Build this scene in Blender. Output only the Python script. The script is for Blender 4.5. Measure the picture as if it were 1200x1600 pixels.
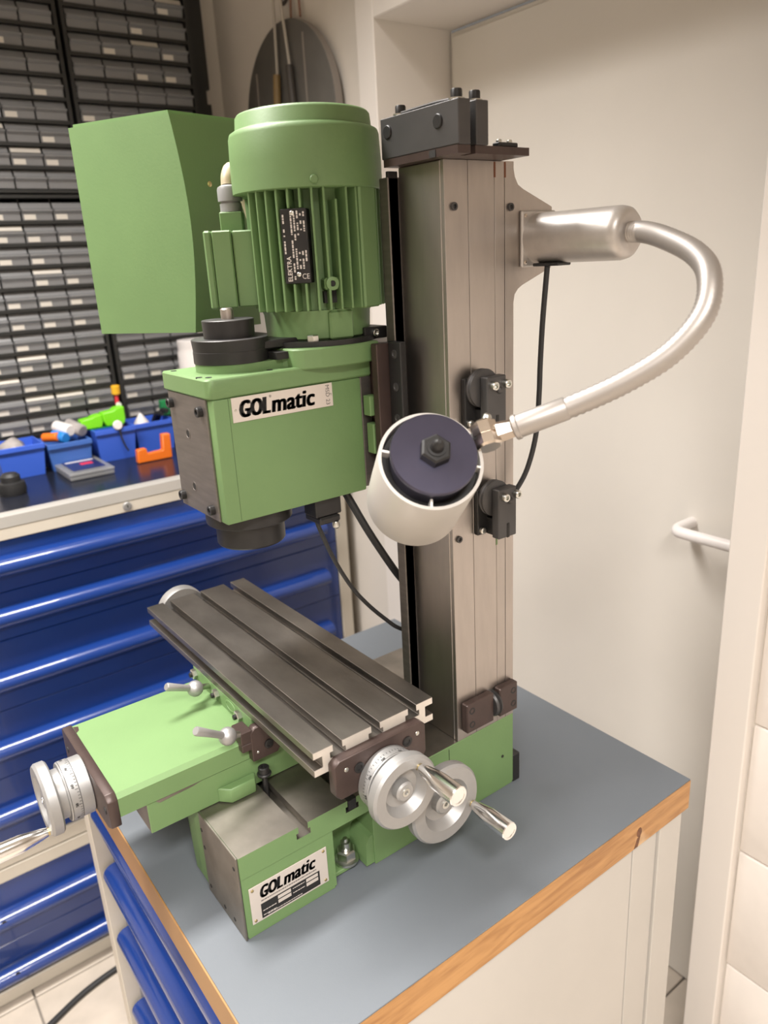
import bpy, bmesh, math, random
from mathutils import Vector, Matrix

random.seed(7)
PI = math.pi
SC = bpy.context.scene
for o in list(bpy.data.objects):
    bpy.data.objects.remove(o)
# Built in metres around the bench top (z = 0); the whole scene is lifted by FLOOR at the end so that the floor is z = 0.
FLOOR = 0.85

# ------------------------------------------------------------------ camera
cam_d = bpy.data.cameras.new('camera')
cam = bpy.data.objects.new('camera', cam_d)
SC.collection.objects.link(cam)
SC.camera = cam
p, r, w = math.radians(71.62084), math.radians(-3.14006), math.radians(54.12461)
Rm = Matrix.Rotation(w, 4, 'Z') @ Matrix.Rotation(p, 4, 'X') @ Matrix.Rotation(r, 4, 'Z')
cam.matrix_world = Matrix.Translation((0.56331, -0.30496, 0.72023 + FLOOR)) @ Rm
cam_d.sensor_fit = 'HORIZONTAL'
cam_d.sensor_width = 36.0
cam_d.lens = 36.0 * 1191.03 / 1200.0
cam_d.clip_start = 0.02
cam_d.dof.use_dof = True
cam_d.dof.focus_distance = 0.90
cam_d.dof.aperture_fstop = 6.5

# ------------------------------------------------------------------ world, lamps, exposure
world = bpy.data.worlds.new('world')
SC.world = world
world.use_nodes = True
bg = world.node_tree.nodes['Background']
bg.inputs[0].default_value = (1.0, 0.93, 0.85, 1)
bg.inputs[1].default_value = 0.14

def area(name, loc, rot, sx, sy, power, col, spread=180):
    d = bpy.data.lights.new(name, 'AREA')
    d.shape = 'RECTANGLE'; d.size = sx; d.size_y = sy; d.energy = power; d.color = col
    d.spread = math.radians(spread)      # beam narrowed to leave the upper walls darker
    o = bpy.data.objects.new(name, d)
    SC.collection.objects.link(o)
    o.location = (loc[0], loc[1], loc[2] + FLOOR); o.rotation_euler = rot
    return o
area('tube_and_fill_light', (-0.58, -0.48, 1.60), (0, 0, 0), 0.25, 1.5, 39, (1.0, 0.962, 0.920), 128)
area('tube_and_fill_light', (1.05, -0.80, 1.52), (0, 0, 0), 0.25, 1.4, 62, (1.0, 0.962, 0.920), 128)  # unseen fill lamp, added to brighten the door, right wall and +X faces
vs = SC.view_settings
vs.view_transform = 'Standard'
vs.look = 'None'
vs.gamma = 1.0
vs.use_curve_mapping = False
vs.exposure = 0.2

# ------------------------------------------------------------------ materials
def new_mat(name):
    m = bpy.data.materials.new(name); m.use_nodes = True
    nt = m.node_tree
    return m, nt, nt.nodes['Principled BSDF']

def mat(name, col, rough=0.5, metal=0.0, noise=0.0, nscale=40.0, bump=0.0, bscale=200.0, coat=0.0, spec=None,
        stretch=None, col2=None, aniso=0.0):
    m, nt, b = new_mat(name)
    b.inputs['Base Color'].default_value = (*col, 1)
    b.inputs['Roughness'].default_value = rough
    b.inputs['Metallic'].default_value = metal
    if coat: b.inputs['Coat Weight'].default_value = coat
    if spec is not None: b.inputs['Specular IOR Level'].default_value = spec
    tc = nt.nodes.new('ShaderNodeTexCoord')
    mp = nt.nodes.new('ShaderNodeMapping')
    nt.links.new(tc.outputs['Object'], mp.inputs['Vector'])
    if stretch: mp.inputs['Scale'].default_value = stretch
    if noise or col2:
        n = nt.nodes.new('ShaderNodeTexNoise'); n.inputs['Scale'].default_value = nscale
        n.inputs['Detail'].default_value = 5.0
        nt.links.new(mp.outputs[0], n.inputs['Vector'])
        mx = nt.nodes.new('ShaderNodeMix'); mx.data_type = 'RGBA'
        c2 = col2 or tuple(c * (1 - noise) for c in col)
        mx.inputs['A'].default_value = (*c2, 1)
        mx.inputs['B'].default_value = (*[min(1, c * (1 + noise)) for c in col], 1) if not col2 else (*col, 1)
        cr = nt.nodes.new('ShaderNodeMapRange')
        cr.inputs['From Min'].default_value = 0.3; cr.inputs['From Max'].default_value = 0.7
        nt.links.new(n.outputs['Fac'], cr.inputs['Value'])
        nt.links.new(cr.outputs[0], mx.inputs['Factor'])
        nt.links.new(mx.outputs['Result'], b.inputs['Base Color'])
    if bump:
        n2 = nt.nodes.new('ShaderNodeTexNoise'); n2.inputs['Scale'].default_value = bscale
        n2.inputs['Detail'].default_value = 4.0
        nt.links.new(mp.outputs[0], n2.inputs['Vector'])
        bp = nt.nodes.new('ShaderNodeBump'); bp.inputs['Strength'].default_value = bump
        bp.inputs['Distance'].default_value = 0.002
        nt.links.new(n2.outputs['Fac'], bp.inputs['Height'])
        nt.links.new(bp.outputs[0], b.inputs['Normal'])
    return m

GREEN = mat('green_enamel', (0.135, 0.228, 0.089), 0.50, noise=0.05, nscale=9, bump=0.06, bscale=300)
STEEL = mat('ground_steel', (0.44, 0.40, 0.37), 0.40, 1.0, noise=0.05, nscale=6, stretch=(14, 14, 3), bump=0.03, bscale=120)
TABLE = mat('milled_table_steel', (0.30, 0.275, 0.25), 0.40, 1.0, noise=0.22, nscale=12, stretch=(1, 2.0, 2.0), bump=0.04, bscale=160)
CUT = mat('bright_cut_steel', (0.62, 0.57, 0.51), 0.45, 0.35, noise=0.06, nscale=60)
WAY = mat('worn_way_steel', (0.26, 0.235, 0.205), 0.50, 1.0, noise=0.25, nscale=18, bump=0.05, bscale=90)
DSTEEL = mat('dark_plate_steel', (0.20, 0.18, 0.165), 0.48, 0.85, noise=0.12, nscale=20, stretch=(1, 1, 8))
BROWN = mat('brown_blued_steel', (0.062, 0.041, 0.036), 0.40, 0.35, noise=0.15, nscale=30, bump=0.05, bscale=300)
BLACK = mat('black_oxide_steel', (0.022, 0.021, 0.021), 0.42, 0.3, noise=0.15, nscale=40)
GUNMETAL = mat('grey_black_steel', (0.075, 0.072, 0.072), 0.45, 0.55, noise=0.10, nscale=25)
HOLE = mat('dark_bore', (0.012, 0.011, 0.010), 0.7)
RUBBER = mat('black_cable_rubber', (0.016, 0.016, 0.017), 0.5)
ALU = mat('satin_aluminium', (0.35, 0.345, 0.34), 0.46, 0.6, noise=0.04, nscale=50, bump=0.03, bscale=500)
CHROME = mat('polished_chrome', (0.86, 0.85, 0.84), 0.16, 1.0)
ZINC = mat('zinc_plated_steel', (0.62, 0.62, 0.58), 0.28, 1.0, noise=0.15, nscale=60)
BRASS = mat('brass', (0.62, 0.50, 0.26), 0.3, 1.0)
INK = mat('black_print', (0.014, 0.013, 0.013), 0.5)
PLATE = mat('aluminium_label', (0.60, 0.54, 0.49), 0.42, 0.25)
PRINTGREY = mat('small_grey_print', (0.10, 0.09, 0.085), 0.5)
WHITEPRINT = mat('white_print', (0.55, 0.50, 0.46), 0.5)
TICK = mat('engraved_marks', (0.05, 0.048, 0.046), 0.6)
LAMPSILVER = mat('silver_hammered_lacquer', (0.52, 0.49, 0.465), 0.40, 0.7, noise=0.04, nscale=90, bump=0.05, bscale=400)
NECK = mat('silver_spiral_tube', (0.42, 0.39, 0.365), 0.46, 0.75)
NICKEL = mat('nickel_joint', (0.66, 0.58, 0.50), 0.22, 1.0)
SHADEW = mat('white_lacquer_shade', (0.52, 0.49, 0.455), 0.38, coat=0.1)
SHADEIN = mat('white_shade_rim', (0.80, 0.77, 0.73), 0.4)
LAMPDARK = mat('blue_black_anodised', (0.080, 0.076, 0.115), 0.28, 0.8, noise=0.08, nscale=30)
LAMINATE = mat('grey_laminate', (0.122, 0.136, 0.153), 0.60, noise=0.07, nscale=4, bump=0.05, bscale=600)
NAVYTOP = mat('dark_laminate', (0.012, 0.014, 0.022), 0.22, noise=0.1, nscale=8)
BLUE = mat('blue_drawer_enamel', (0.008, 0.034, 0.18), 0.24, coat=0.6, noise=0.06, nscale=5)
BEIGE = mat('beige_enamel', (0.56, 0.51, 0.43), 0.45, noise=0.04, nscale=10)
BAND = mat('grey_edge_metal', (0.52, 0.50, 0.47), 0.35, 0.4)
PANEL = mat('light_beige_enamel', (0.47, 0.445, 0.41), 0.50, noise=0.03, nscale=6)
WALL = mat('cream_wall_paint', (0.66, 0.61, 0.55), 0.8, noise=0.03, nscale=6, bump=0.10, bscale=60)
BRICKP = mat('white_painted_block', (0.80, 0.745, 0.695), 0.75, noise=0.03, nscale=12, bump=0.35, bscale=45)
DOORP = mat('cream_door_paint', (0.74, 0.70, 0.64), 0.55, noise=0.02, nscale=5)
FRAMEP = mat('cream_frame_paint', (0.74, 0.69, 0.64), 0.5)
TILE = mat('beige_floor_tile', (0.47, 0.41, 0.345), 0.35, noise=0.10, nscale=14)
GROUT = mat('tile_grout', (0.25, 0.22, 0.19), 0.9)
BINBLUE = mat('blue_bin_plastic', (0.045, 0.125, 0.62), 0.38)
BINBLUE2 = mat('blue_bin_plastic_dusty', (0.050, 0.140, 0.46), 0.45)
LIME = mat('lime_plastic', (0.20, 0.72, 0.012), 0.35)
ORANGE = mat('orange_plastic', (0.80, 0.17, 0.012), 0.4)
YELLOW = mat('yellow_plastic', (0.80, 0.42, 0.02), 0.4)
RED = mat('red_plastic', (0.65, 0.03, 0.05), 0.4)
CYANB = mat('bright_blue_plastic', (0.02, 0.22, 0.65), 0.4)
DKGREEN = mat('dark_green_plastic', (0.01, 0.20, 0.06), 0.4)
WHITEP = mat('white_plastic', (0.78, 0.74, 0.72), 0.35)
GREYBAG = mat('grey_poly_bag', (0.36, 0.33, 0.32), 0.3, noise=0.25, nscale=30)
FRAMEBLK = mat('black_cabinet_frame', (0.018, 0.018, 0.017), 0.5)
CARD = mat('label_card', (0.62, 0.58, 0.52), 0.7)
CONT1 = mat('grey_small_parts', (0.34, 0.33, 0.32), 0.5, 0.4)
CONT2 = mat('brassy_small_parts', (0.26, 0.20, 0.12), 0.5, 0.3)
CONT3 = mat('dark_small_parts', (0.06, 0.06, 0.06), 0.5)
DISC = mat('dark_grey_disc', (0.105, 0.098, 0.088), 0.6, noise=0.08, nscale=20)
DISCEDGE = mat('grey_disc_edge', (0.24, 0.21, 0.185), 0.6)
STRING = mat('pale_string', (0.42, 0.38, 0.33), 0.8)
REDWIRE = mat('reddish_wire', (0.25, 0.14, 0.10), 0.6)
BROWNGRIP = mat('brown_grip', (0.20, 0.13, 0.05), 0.5)
DARKGRIP = mat('dark_grip', (0.05, 0.042, 0.035), 0.6)
IVORY = mat('ivory_cable', (0.44, 0.37, 0.25), 0.4)
GLANDG = mat('grey_gland_plastic', (0.24, 0.24, 0.238), 0.4)

def clear_plastic():
    m, nt, b = new_mat('clear_drawer_plastic')
    b.inputs['Base Color'].default_value = (0.37, 0.37, 0.375, 1)
    b.inputs['Roughness'].default_value = 0.22
    tr = nt.nodes.new('ShaderNodeBsdfTransparent')
    tr.inputs[0].default_value = (0.85, 0.86, 0.88, 1)
    mx = nt.nodes.new('ShaderNodeMixShader'); mx.inputs[0].default_value = 0.50
    nt.links.new(tr.outputs[0], mx.inputs[1]); nt.links.new(b.outputs[0], mx.inputs[2])
    nt.links.new(mx.outputs[0], nt.nodes['Material Output'].inputs[0])
    return m
CLEAR = clear_plastic()

def wood():
    m, nt, b = new_mat('orange_wood_edge')
    tc = nt.nodes.new('ShaderNodeTexCoord'); mp = nt.nodes.new('ShaderNodeMapping')
    nt.links.new(tc.outputs['Object'], mp.inputs[0])
    mp.inputs['Scale'].default_value = (3.0, 3.0, 26.0)
    n = nt.nodes.new('ShaderNodeTexNoise'); n.inputs['Scale'].default_value = 4.0; n.inputs['Detail'].default_value = 6
    n.inputs['Distortion'].default_value = 0.8
    nt.links.new(mp.outputs[0], n.inputs['Vector'])
    cr = nt.nodes.new('ShaderNodeValToRGB')
    e = cr.color_ramp.elements
    e[0].position = 0.30; e[0].color = (0.30, 0.140, 0.045, 1)
    e[1].position = 0.62; e[1].color = (0.45, 0.235, 0.085, 1)
    nt.links.new(n.outputs['Fac'], cr.inputs[0])
    # scuffs where the varnish is worn, and knots
    n2 = nt.nodes.new('ShaderNodeTexNoise'); n2.inputs['Scale'].default_value = 13.0; n2.inputs['Detail'].default_value = 3
    nt.links.new(tc.outputs['Object'], n2.inputs['Vector'])
    mr = nt.nodes.new('ShaderNodeMapRange'); mr.inputs['From Min'].default_value = 0.60; mr.inputs['From Max'].default_value = 0.72
    mr.inputs['To Max'].default_value = 0.6
    nt.links.new(n2.outputs['Fac'], mr.inputs['Value'])
    mx = nt.nodes.new('ShaderNodeMix'); mx.data_type = 'RGBA'
    nt.links.new(mr.outputs[0], mx.inputs['Factor'])
    nt.links.new(cr.outputs[0], mx.inputs['A']); mx.inputs['B'].default_value = (0.62, 0.46, 0.29, 1)
    nt.links.new(mx.outputs['Result'], b.inputs['Base Color'])
    b.inputs['Roughness'].default_value = 0.5
    return m
WOOD = wood()
WOODPLAIN = mat('plain_wood_edge', (0.30, 0.160, 0.060), 0.5, noise=0.08, nscale=8)
KNOT = mat('wood_knot', (0.13, 0.05, 0.02), 0.6, noise=0.3, nscale=120)

# ------------------------------------------------------------------ geometry helpers
def mbox(bm, x0, x1, y0, y1, z0, z1, bev=0.0, seg=1):
    v = [bm.verts.new(c) for c in ((x0,y0,z0),(x1,y0,z0),(x1,y1,z0),(x0,y1,z0),(x0,y0,z1),(x1,y0,z1),(x1,y1,z1),(x0,y1,z1))]
    fs = [bm.faces.new([v[i] for i in q]) for q in ((0,3,2,1),(4,5,6,7),(0,1,5,4),(1,2,6,5),(2,3,7,6),(3,0,4,7))]
    if bev:
        es = list({e for f in fs for e in f.edges})
        bmesh.ops.bevel(bm, geom=es, offset=bev, segments=seg, affect='EDGES', profile=0.5)
    return bm

def frame_of(axis):
    a = Vector(axis).normalized()
    h = Vector((0, 0, 1)) if abs(a.z) < 0.9 else Vector((1, 0, 0))
    u = a.cross(h).normalized()
    return a, u, a.cross(u).normalized()

def lathe(bm, p0, axis, prof, seg=28, ph=0.0):
    """prof: list of (t along axis, radius); capped at both ends."""
    a, u, v = frame_of(axis)
    p0 = Vector(p0); rings = []
    for t, r in prof:
        c = p0 + a * t
        rings.append([bm.verts.new(c + (u * math.cos(2*PI*k/seg + ph) + v * math.sin(2*PI*k/seg + ph)) * max(r, 1e-5)) for k in range(seg)])
    for A, B in zip(rings, rings[1:]):
        for k in range(seg):
            bm.faces.new((A[k], A[(k+1) % seg], B[(k+1) % seg], B[k]))
    bm.faces.new(rings[0][::-1]); bm.faces.new(rings[-1])
    return bm

def cyl(bm, p0, p1, r, seg=24, bev=0.0, ph=0.0):
    d = Vector(p1) - Vector(p0); L = d.length
    prof = [(0, r - bev), (bev, r), (L - bev, r), (L, r - bev)] if bev else [(0, r), (L, r)]
    return lathe(bm, p0, d, prof, seg, ph)

def ball(bm, c, r, seg=20):
    n = 10
    return lathe(bm, Vector(c) - Vector((0, 0, r)), (0, 0, 1), [(r - r*math.cos(PI*k/n), r*math.sin(PI*k/n)) for k in range(n + 1)], seg)

def prism(bm, pts, plane, a, b, bev=0.0):
    """pts 2-D polygon in plane 'xy','yz','xz', swept from a to b along the third axis."""
    def P(q, t):
        return {'xy': (q[0], q[1], t), 'yz': (t, q[0], q[1]), 'xz': (q[0], t, q[1])}[plane]
    A = [bm.verts.new(P(q, a)) for q in pts]; B = [bm.verts.new(P(q, b)) for q in pts]
    n = len(pts)
    fs = [bm.faces.new(A[::-1]), bm.faces.new(B)]
    for k in range(n):
        fs.append(bm.faces.new((A[k], A[(k+1) % n], B[(k+1) % n], B[k])))
    bmesh.ops.recalc_face_normals(bm, faces=fs)
    if bev:
        es = list({e for f in fs for e in f.edges})
        bmesh.ops.bevel(bm, geom=es, offset=bev, segments=1, affect='EDGES')
    return bm

def catmull(pts, n):
    P = [Vector(q) for q in pts]; P = [P[0]*2 - P[1]] + P + [P[-1]*2 - P[-2]]
    out = []
    for i in range(1, len(P) - 2):
        a, b, c, d = P[i-1], P[i], P[i+1], P[i+2]
        for k in range(n):
            t = k / n
            out.append(0.5 * ((2*b) + (c - a)*t + (2*a - 5*b + 4*c - d)*t*t + (3*b - a - 3*c + d)*t**3))
    out.append(P[-2])
    return out

def tube(bm, pts, r, seg=12, n=8, rib=0.0, smooth=True):
    P = catmull(pts, n) if smooth else [Vector(q) for q in pts]
    t0 = (P[1] - P[0]).normalized()
    _, u, v = frame_of(t0)
    rings = []
    for i, q in enumerate(P):
        t = (P[min(i+1, len(P)-1)] - P[max(i-1, 0)]).normalized()
        u = (u - t * u.dot(t)).normalized(); v = t.cross(u)
        rr = r + (rib if (rib and i % 2) else 0)
        rings.append([bm.verts.new(q + (u*math.cos(2*PI*k/seg) + v*math.sin(2*PI*k/seg)) * rr) for k in range(seg)])
    for A, B in zip(rings, rings[1:]):
        for k in range(seg):
            bm.faces.new((A[k], A[(k+1) % seg], B[(k+1) % seg], B[k]))
    bm.faces.new(rings[0][::-1]); bm.faces.new(rings[-1])
    return bm

NEW = bmesh.new
WO = {}
ROOTS = []

def link(o):
    SC.collection.objects.link(o); return o

def thing(name, label, cat, loc, group=None):
    o = bpy.data.objects.new(name, None); link(o)
    o.empty_display_size = 0.02
    o.location = loc; o['label'] = label; o['category'] = cat
    if group: o['group'] = group
    WO[o] = Vector(loc); ROOTS.append(o)
    return o

def obj(name, bm, m, parent=None, sharp=35, label=None, pick=None):
    """One mesh object; m a material or a list, pick(face) gives the slot."""
    bmesh.ops.recalc_face_normals(bm, faces=bm.faces[:])
    lo = Vector([min(v.co[i] for v in bm.verts) for i in range(3)]); hi = Vector([max(v.co[i] for v in bm.verts) for i in range(3)])
    c = (lo + hi) / 2
    if parent is None: c.z = lo.z
    if pick:
        bm.normal_update()
        for f in bm.faces: f.material_index = pick(f)
    for v in bm.verts: v.co -= c
    me = bpy.data.meshes.new(name); bm.to_mesh(me); bm.free()
    for x in (m if isinstance(m, list) else [m]): me.materials.append(x)
    for q in me.polygons: q.use_smooth = True
    me.set_sharp_from_angle(angle=math.radians(sharp))
    o = bpy.data.objects.new(name, me); link(o)
    WO[o] = c
    if parent is None:
        o.location = c; ROOTS.append(o)
    else:
        o.parent = parent; o.location = c - WO[parent]
    if label: o['label'] = label
    return o

def tag(o, label, cat, group=None):
    o['label'] = label; o['category'] = cat
    if group: o['group'] = group
    return o

def struct(name, bm, m, **k):
    o = obj(name, bm, m, None, **k); o['kind'] = 'structure'; return o

def dup(src, parent, pos, rot=None):
    """A copy of one part (shared mesh) with its centre at world position pos, under parent."""
    o = src.copy(); link(o); o.parent = parent
    WO[o] = Vector(pos); o.location = Vector(pos) - WO[parent]
    if rot: o.rotation_euler = rot
    return o

def text_bm(s, o0, u, v, w, h, shear=0.0, bold=0.0, smear=0.0):
    """Lettering as a flat mesh fitted into the rectangle o0 + [0,w]u + [0,h]v."""
    cu = bpy.data.curves.new('lettering', 'FONT'); cu.body = s; cu.size = 1; cu.shear = shear; cu.offset = bold
    cu.resolution_u = 3; cu.space_character = 1.0 + bold*2.6; cu.fill_mode = 'FRONT'
    to = bpy.data.objects.new('lettering', cu); link(to)
    dg = bpy.context.evaluated_depsgraph_get()
    me = bpy.data.meshes.new_from_object(to.evaluated_get(dg))
    bpy.data.objects.remove(to); bpy.data.curves.remove(cu)
    bm = NEW(); bm.from_mesh(me); bpy.data.meshes.remove(me)
    xs = [q.co.x for q in bm.verts]; ys = [q.co.y for q in bm.verts]
    x0, x1, y0, y1 = min(xs), max(xs), min(ys), max(ys)
    o0, u, v = Vector(o0), Vector(u), Vector(v)
    for q in bm.verts:
        q.co = o0 + u * ((q.co.x - x0) / (x1 - x0) * (w - smear)) + v * ((q.co.y - y0) / (y1 - y0) * h)
    if smear:      # heavy condensed face: the strokes are thickened sideways
        geo = bm.verts[:] + bm.edges[:] + bm.faces[:]
        for k in (1, 2):
            d = bmesh.ops.duplicate(bm, geom=geo)['geom']
            for q in d:
                if isinstance(q, bmesh.types.BMVert): q.co += u * (smear * k / 2)
    return bm

def logo(parent, x, y, z, wd, ht, shear, sm):
    bm = text_bm('GOL', (x, y, z), (0, 1, 0), (0, 0, 1), wd*0.398, ht, shear, 0.015, sm*1.35)
    b2 = text_bm('matic', (x, y + wd*0.405, z), (0, 1, 0), (0, 0, 1), wd*0.595, ht*0.98, shear, 0.012, sm)
    me = bpy.data.meshes.new('tmp'); b2.to_mesh(me); b2.free(); bm.from_mesh(me); bpy.data.meshes.remove(me)
    return obj('lettering', bm, INK, parent)

def socket_screw(parent, pos, axis, r, h, m=BLACK, name='socket_screw'):
    """Cylinder head screw with a hexagon socket; pos = under-head centre."""
    bm = NEW(); a = Vector(axis).normalized(); pos = Vector(pos)
    lathe(bm, pos, a, [(0, r), (h*0.85, r), (h, r*0.88), (h, r*0.55), (h*0.45, r*0.5)], 20)
    return obj(name, bm, m, parent)

# ------------------------------------------------------------------ room shell
YW = 0.765      # face of the wall with the door
XW = -1.565     # face of the wall with the parts cabinets
bm = NEW(); mbox(bm, -1.9, 2.2, -2.6, 1.15, -0.95, -0.858)
floor = struct('floor', bm, GROUT)
bm = NEW(); mbox(bm, 0, 0.296, 0, 0.296, -0.858, -0.850, 0.0015)
t0 = obj('tile', bm, TILE, floor)
x0, y0 = -1.316, -0.8245
first = True
for i in range(11):
    for j in range(-5, 6):
        c = (x0 + 0.3*i + 0.148, y0 + 0.3*j + 0.148, -0.854)
        if c[1] > 0.9 or (c[1] > 0.72 and not -0.95 < c[0] < 0.10): continue
        if first: t0.location = Vector(c) - WO[floor]; WO[t0] = Vector(c); first = False
        else: dup(t0, floor, c)
bm = NEW(); mbox(bm, -1.9, 2.2, -2.6, 1.15, 1.75, 1.85)
struct('ceiling', bm, WALL)
bm = NEW(); mbox(bm, XW - 0.15, XW, -2.45, YW + 0.15, -0.858, 1.75)
struct('wall_left', bm, WALL)
bm = NEW()
mbox(bm, XW, -0.885, YW, YW + 0.17, -0.858, 1.75)
mbox(bm, -0.885, 0.04, YW, YW + 0.17, 1.225, 1.75)
mbox(bm, 0.04, 2.0, YW + 0.006, YW + 0.17, -0.858, 1.75)
wb = struct('wall_back', bm, WALL)
bm = NEW(); mbox(bm, -1.9, 2.2, -2.6, -2.45, -0.858, 1.75)
struct('wall_front', bm, WALL)
bm = NEW(); mbox(bm, 2.05, 2.2, -2.45, 1.0, -0.858, 1.75)
struct('wall_right', bm, WALL)
rows = []
z = -0.858; k = 0
while z < 1.70:
    h = 0.092 if k == 0 else min(0.249, 1.745 - z)
    x = 0.056 if k % 2 == 0 else 0.056
    wd = 0.36 if k % 2 == 0 else 0.17
    while x < 1.2:
        bm = NEW(); j = random.uniform(-0.001, 0.001)
        mbox(bm, x + 0.001, x + wd - 0.001, YW + 0.001 + j, YW + 0.03, z + 0.001, z + h - 0.001, 0.0035, 2)
        obj('brick', bm, BRICKP, wb)
        x += wd; wd = 0.36
    z += 0.093 if k == 0 else 0.25
    k += 1
# door frame, leaf and pull handle
tr = NEW()
mbox(tr, -0.902, -0.842, 0.750, 0.962, -0.850, 1.235, 0.002)
mbox(tr, -0.004, 0.054, 0.750, 0.962, -0.850, 1.235, 0.002)
mbox(tr, -0.842, -0.004, 0.750, 0.962, 1.176, 1.235, 0.002)
struct('trim_1', tr, FRAMEP)
bm = NEW(); mbox(bm, -0.838, -0.008, 0.953, 0.995, -0.848, 1.170, 0.002)
door = struct('door_1', bm, DOORP)
bm = NEW(); mbox(bm, -0.826, -0.014, 0.947, 0.954, -0.846, 1.160, 0.001)
obj('door_panel', bm, DOORP, door)
bm = NEW()
tube(bm, [(-0.185, 0.950, 0.221), (-0.186, 0.925, 0.221), (-0.184, 0.900, 0.221), (-0.176, 0.888, 0.221), (-0.16, 0.884, 0.221), (-0.10, 0.884, 0.221),
          (-0.04, 0.884, 0.221), (-0.028, 0.888, 0.221), (-0.020, 0.900, 0.221), (-0.020, 0.95, 0.221)], 0.0105, 14, 5)
obj('door_handle', bm, WHITEP, door)

# ------------------------------------------------------------------ blue drawer cabinets along the left wall
XF = -1.042
def long_handle_bm(y0, y1, z, xf):
    prof = []
    n = 10
    for k in range(n + 1):
        a = -PI/2 + PI*k/n
        prof.append((xf + 0.005 + 0.027*math.cos(a), z + 0.020*math.sin(a)))
    prof += [(xf, z + 0.020), (xf, z - 0.020)]
    bm = NEW(); prism(bm, prof, 'xz', y0, y1); return bm

def drawer_cabinet(name, label, ztop, zbot, drawers, railtop):
    t = thing(name, label, 'drawer cabinet', (-1.3, 0.05, zbot))
    bm = NEW()
    mbox(bm, XW + 0.012, XF - 0.012, -0.62, 0.733, zbot, ztop)
    obj('body', bm, BEIGE, t)
    bm = NEW(); mbox(bm, XF - 0.012, XF, 0.698, 0.733, zbot, ztop, 0.002)
    obj('corner_post', bm, BEIGE, t)
    for (a, b) in railtop:
        bm = NEW(); mbox(bm, XF - 0.012, XF + 0.002, -0.62, 0.6975, a, b, 0.002)
        obj('rail', bm, BEIGE, t)
    for (a, b, h) in drawers:
        bm = NEW(); mbox(bm, XF - 0.011, XF - 0.002, -0.62, 0.696, a + 0.0006, b - 0.0006, 0.0012)
        d = obj('drawer', bm, BLUE, t)
        obj('handle', long_handle_bm(-0.60, 0.655, h, XF - 0.002), BLUE, d)
    return t
up = drawer_cabinet('drawer_cabinet', 'tall blue drawer cabinet with full-width bar handles under the dark worktop', 0.228, -0.500,
    [(0.1207, 0.227, 0.177), (0.0188, 0.1207, 0.071), (-0.1347, 0.0188, -0.0665), (-0.2876, -0.1347, -0.218), (-0.463, -0.2876, -0.373)],
    [(-0.499, -0.464)])
low = drawer_cabinet('drawer_cabinet', 'low blue two-drawer cabinet standing on the tiled floor beneath the taller one', -0.501, -0.850,
    [(-0.695, -0.536, -0.624), (-0.812, -0.695, -0.772)], [(-0.535, -0.502), (-0.848, -0.814)])
for ch in low.children:
    if ch.name.startswith('drawer'):
        for y in (-0.247,):
            zz = -0.624 if WO[ch].z > -0.7 else -0.772
            bm = NEW(); cyl(bm, (XF + 0.02, y, zz + 0.006), (XF + 0.027, y, zz + 0.008), 0.006, 14)
            obj('plug', bm, HOLE, ch)
wt = thing('worktop', 'dark laminate worktop with grey metal front edge on the blue cabinet', 'worktop', (-1.3, 0.05, 0.2285))
bm = NEW(); mbox(bm, XW + 0.004, XF - 0.006, -0.62, 0.735, 0.2285, 0.2775)
obj('surface', bm, NAVYTOP, wt)
bm = NEW(); prism(bm, [(XF - 0.022, 0.2775), (XF - 0.022, 0.279), (XF - 0.004, 0.2795), (XF + 0.004, 0.276), (XF + 0.005, 0.254), (XF - 0.006, 0.254), (XF - 0.006, 0.2775)], 'xz', -0.62, 0.735)
obj('edge_profile', bm, BAND, wt)
bm = NEW(); mbox(bm, XF - 0.006, XF + 0.004, -0.62, 0.735, 0.2290, 0.2535, 0.001)
rail = obj('front_rail', bm, BEIGE, wt)
bm = NEW(); lathe(bm, (XF + 0.004, 0.170, 0.2425), (1, 0, 0), [(0, 0.0095), (0.003, 0.0095), (0.0045, 0.0075)], 20)
lk = obj('lock', bm, ALU, wt)
bm = NEW(); mbox(bm, XF + 0.0083, XF + 0.0095, 0.1692, 0.1708, 0.2395, 0.2455)
obj('keyhole', bm, HOLE, lk)

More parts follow.
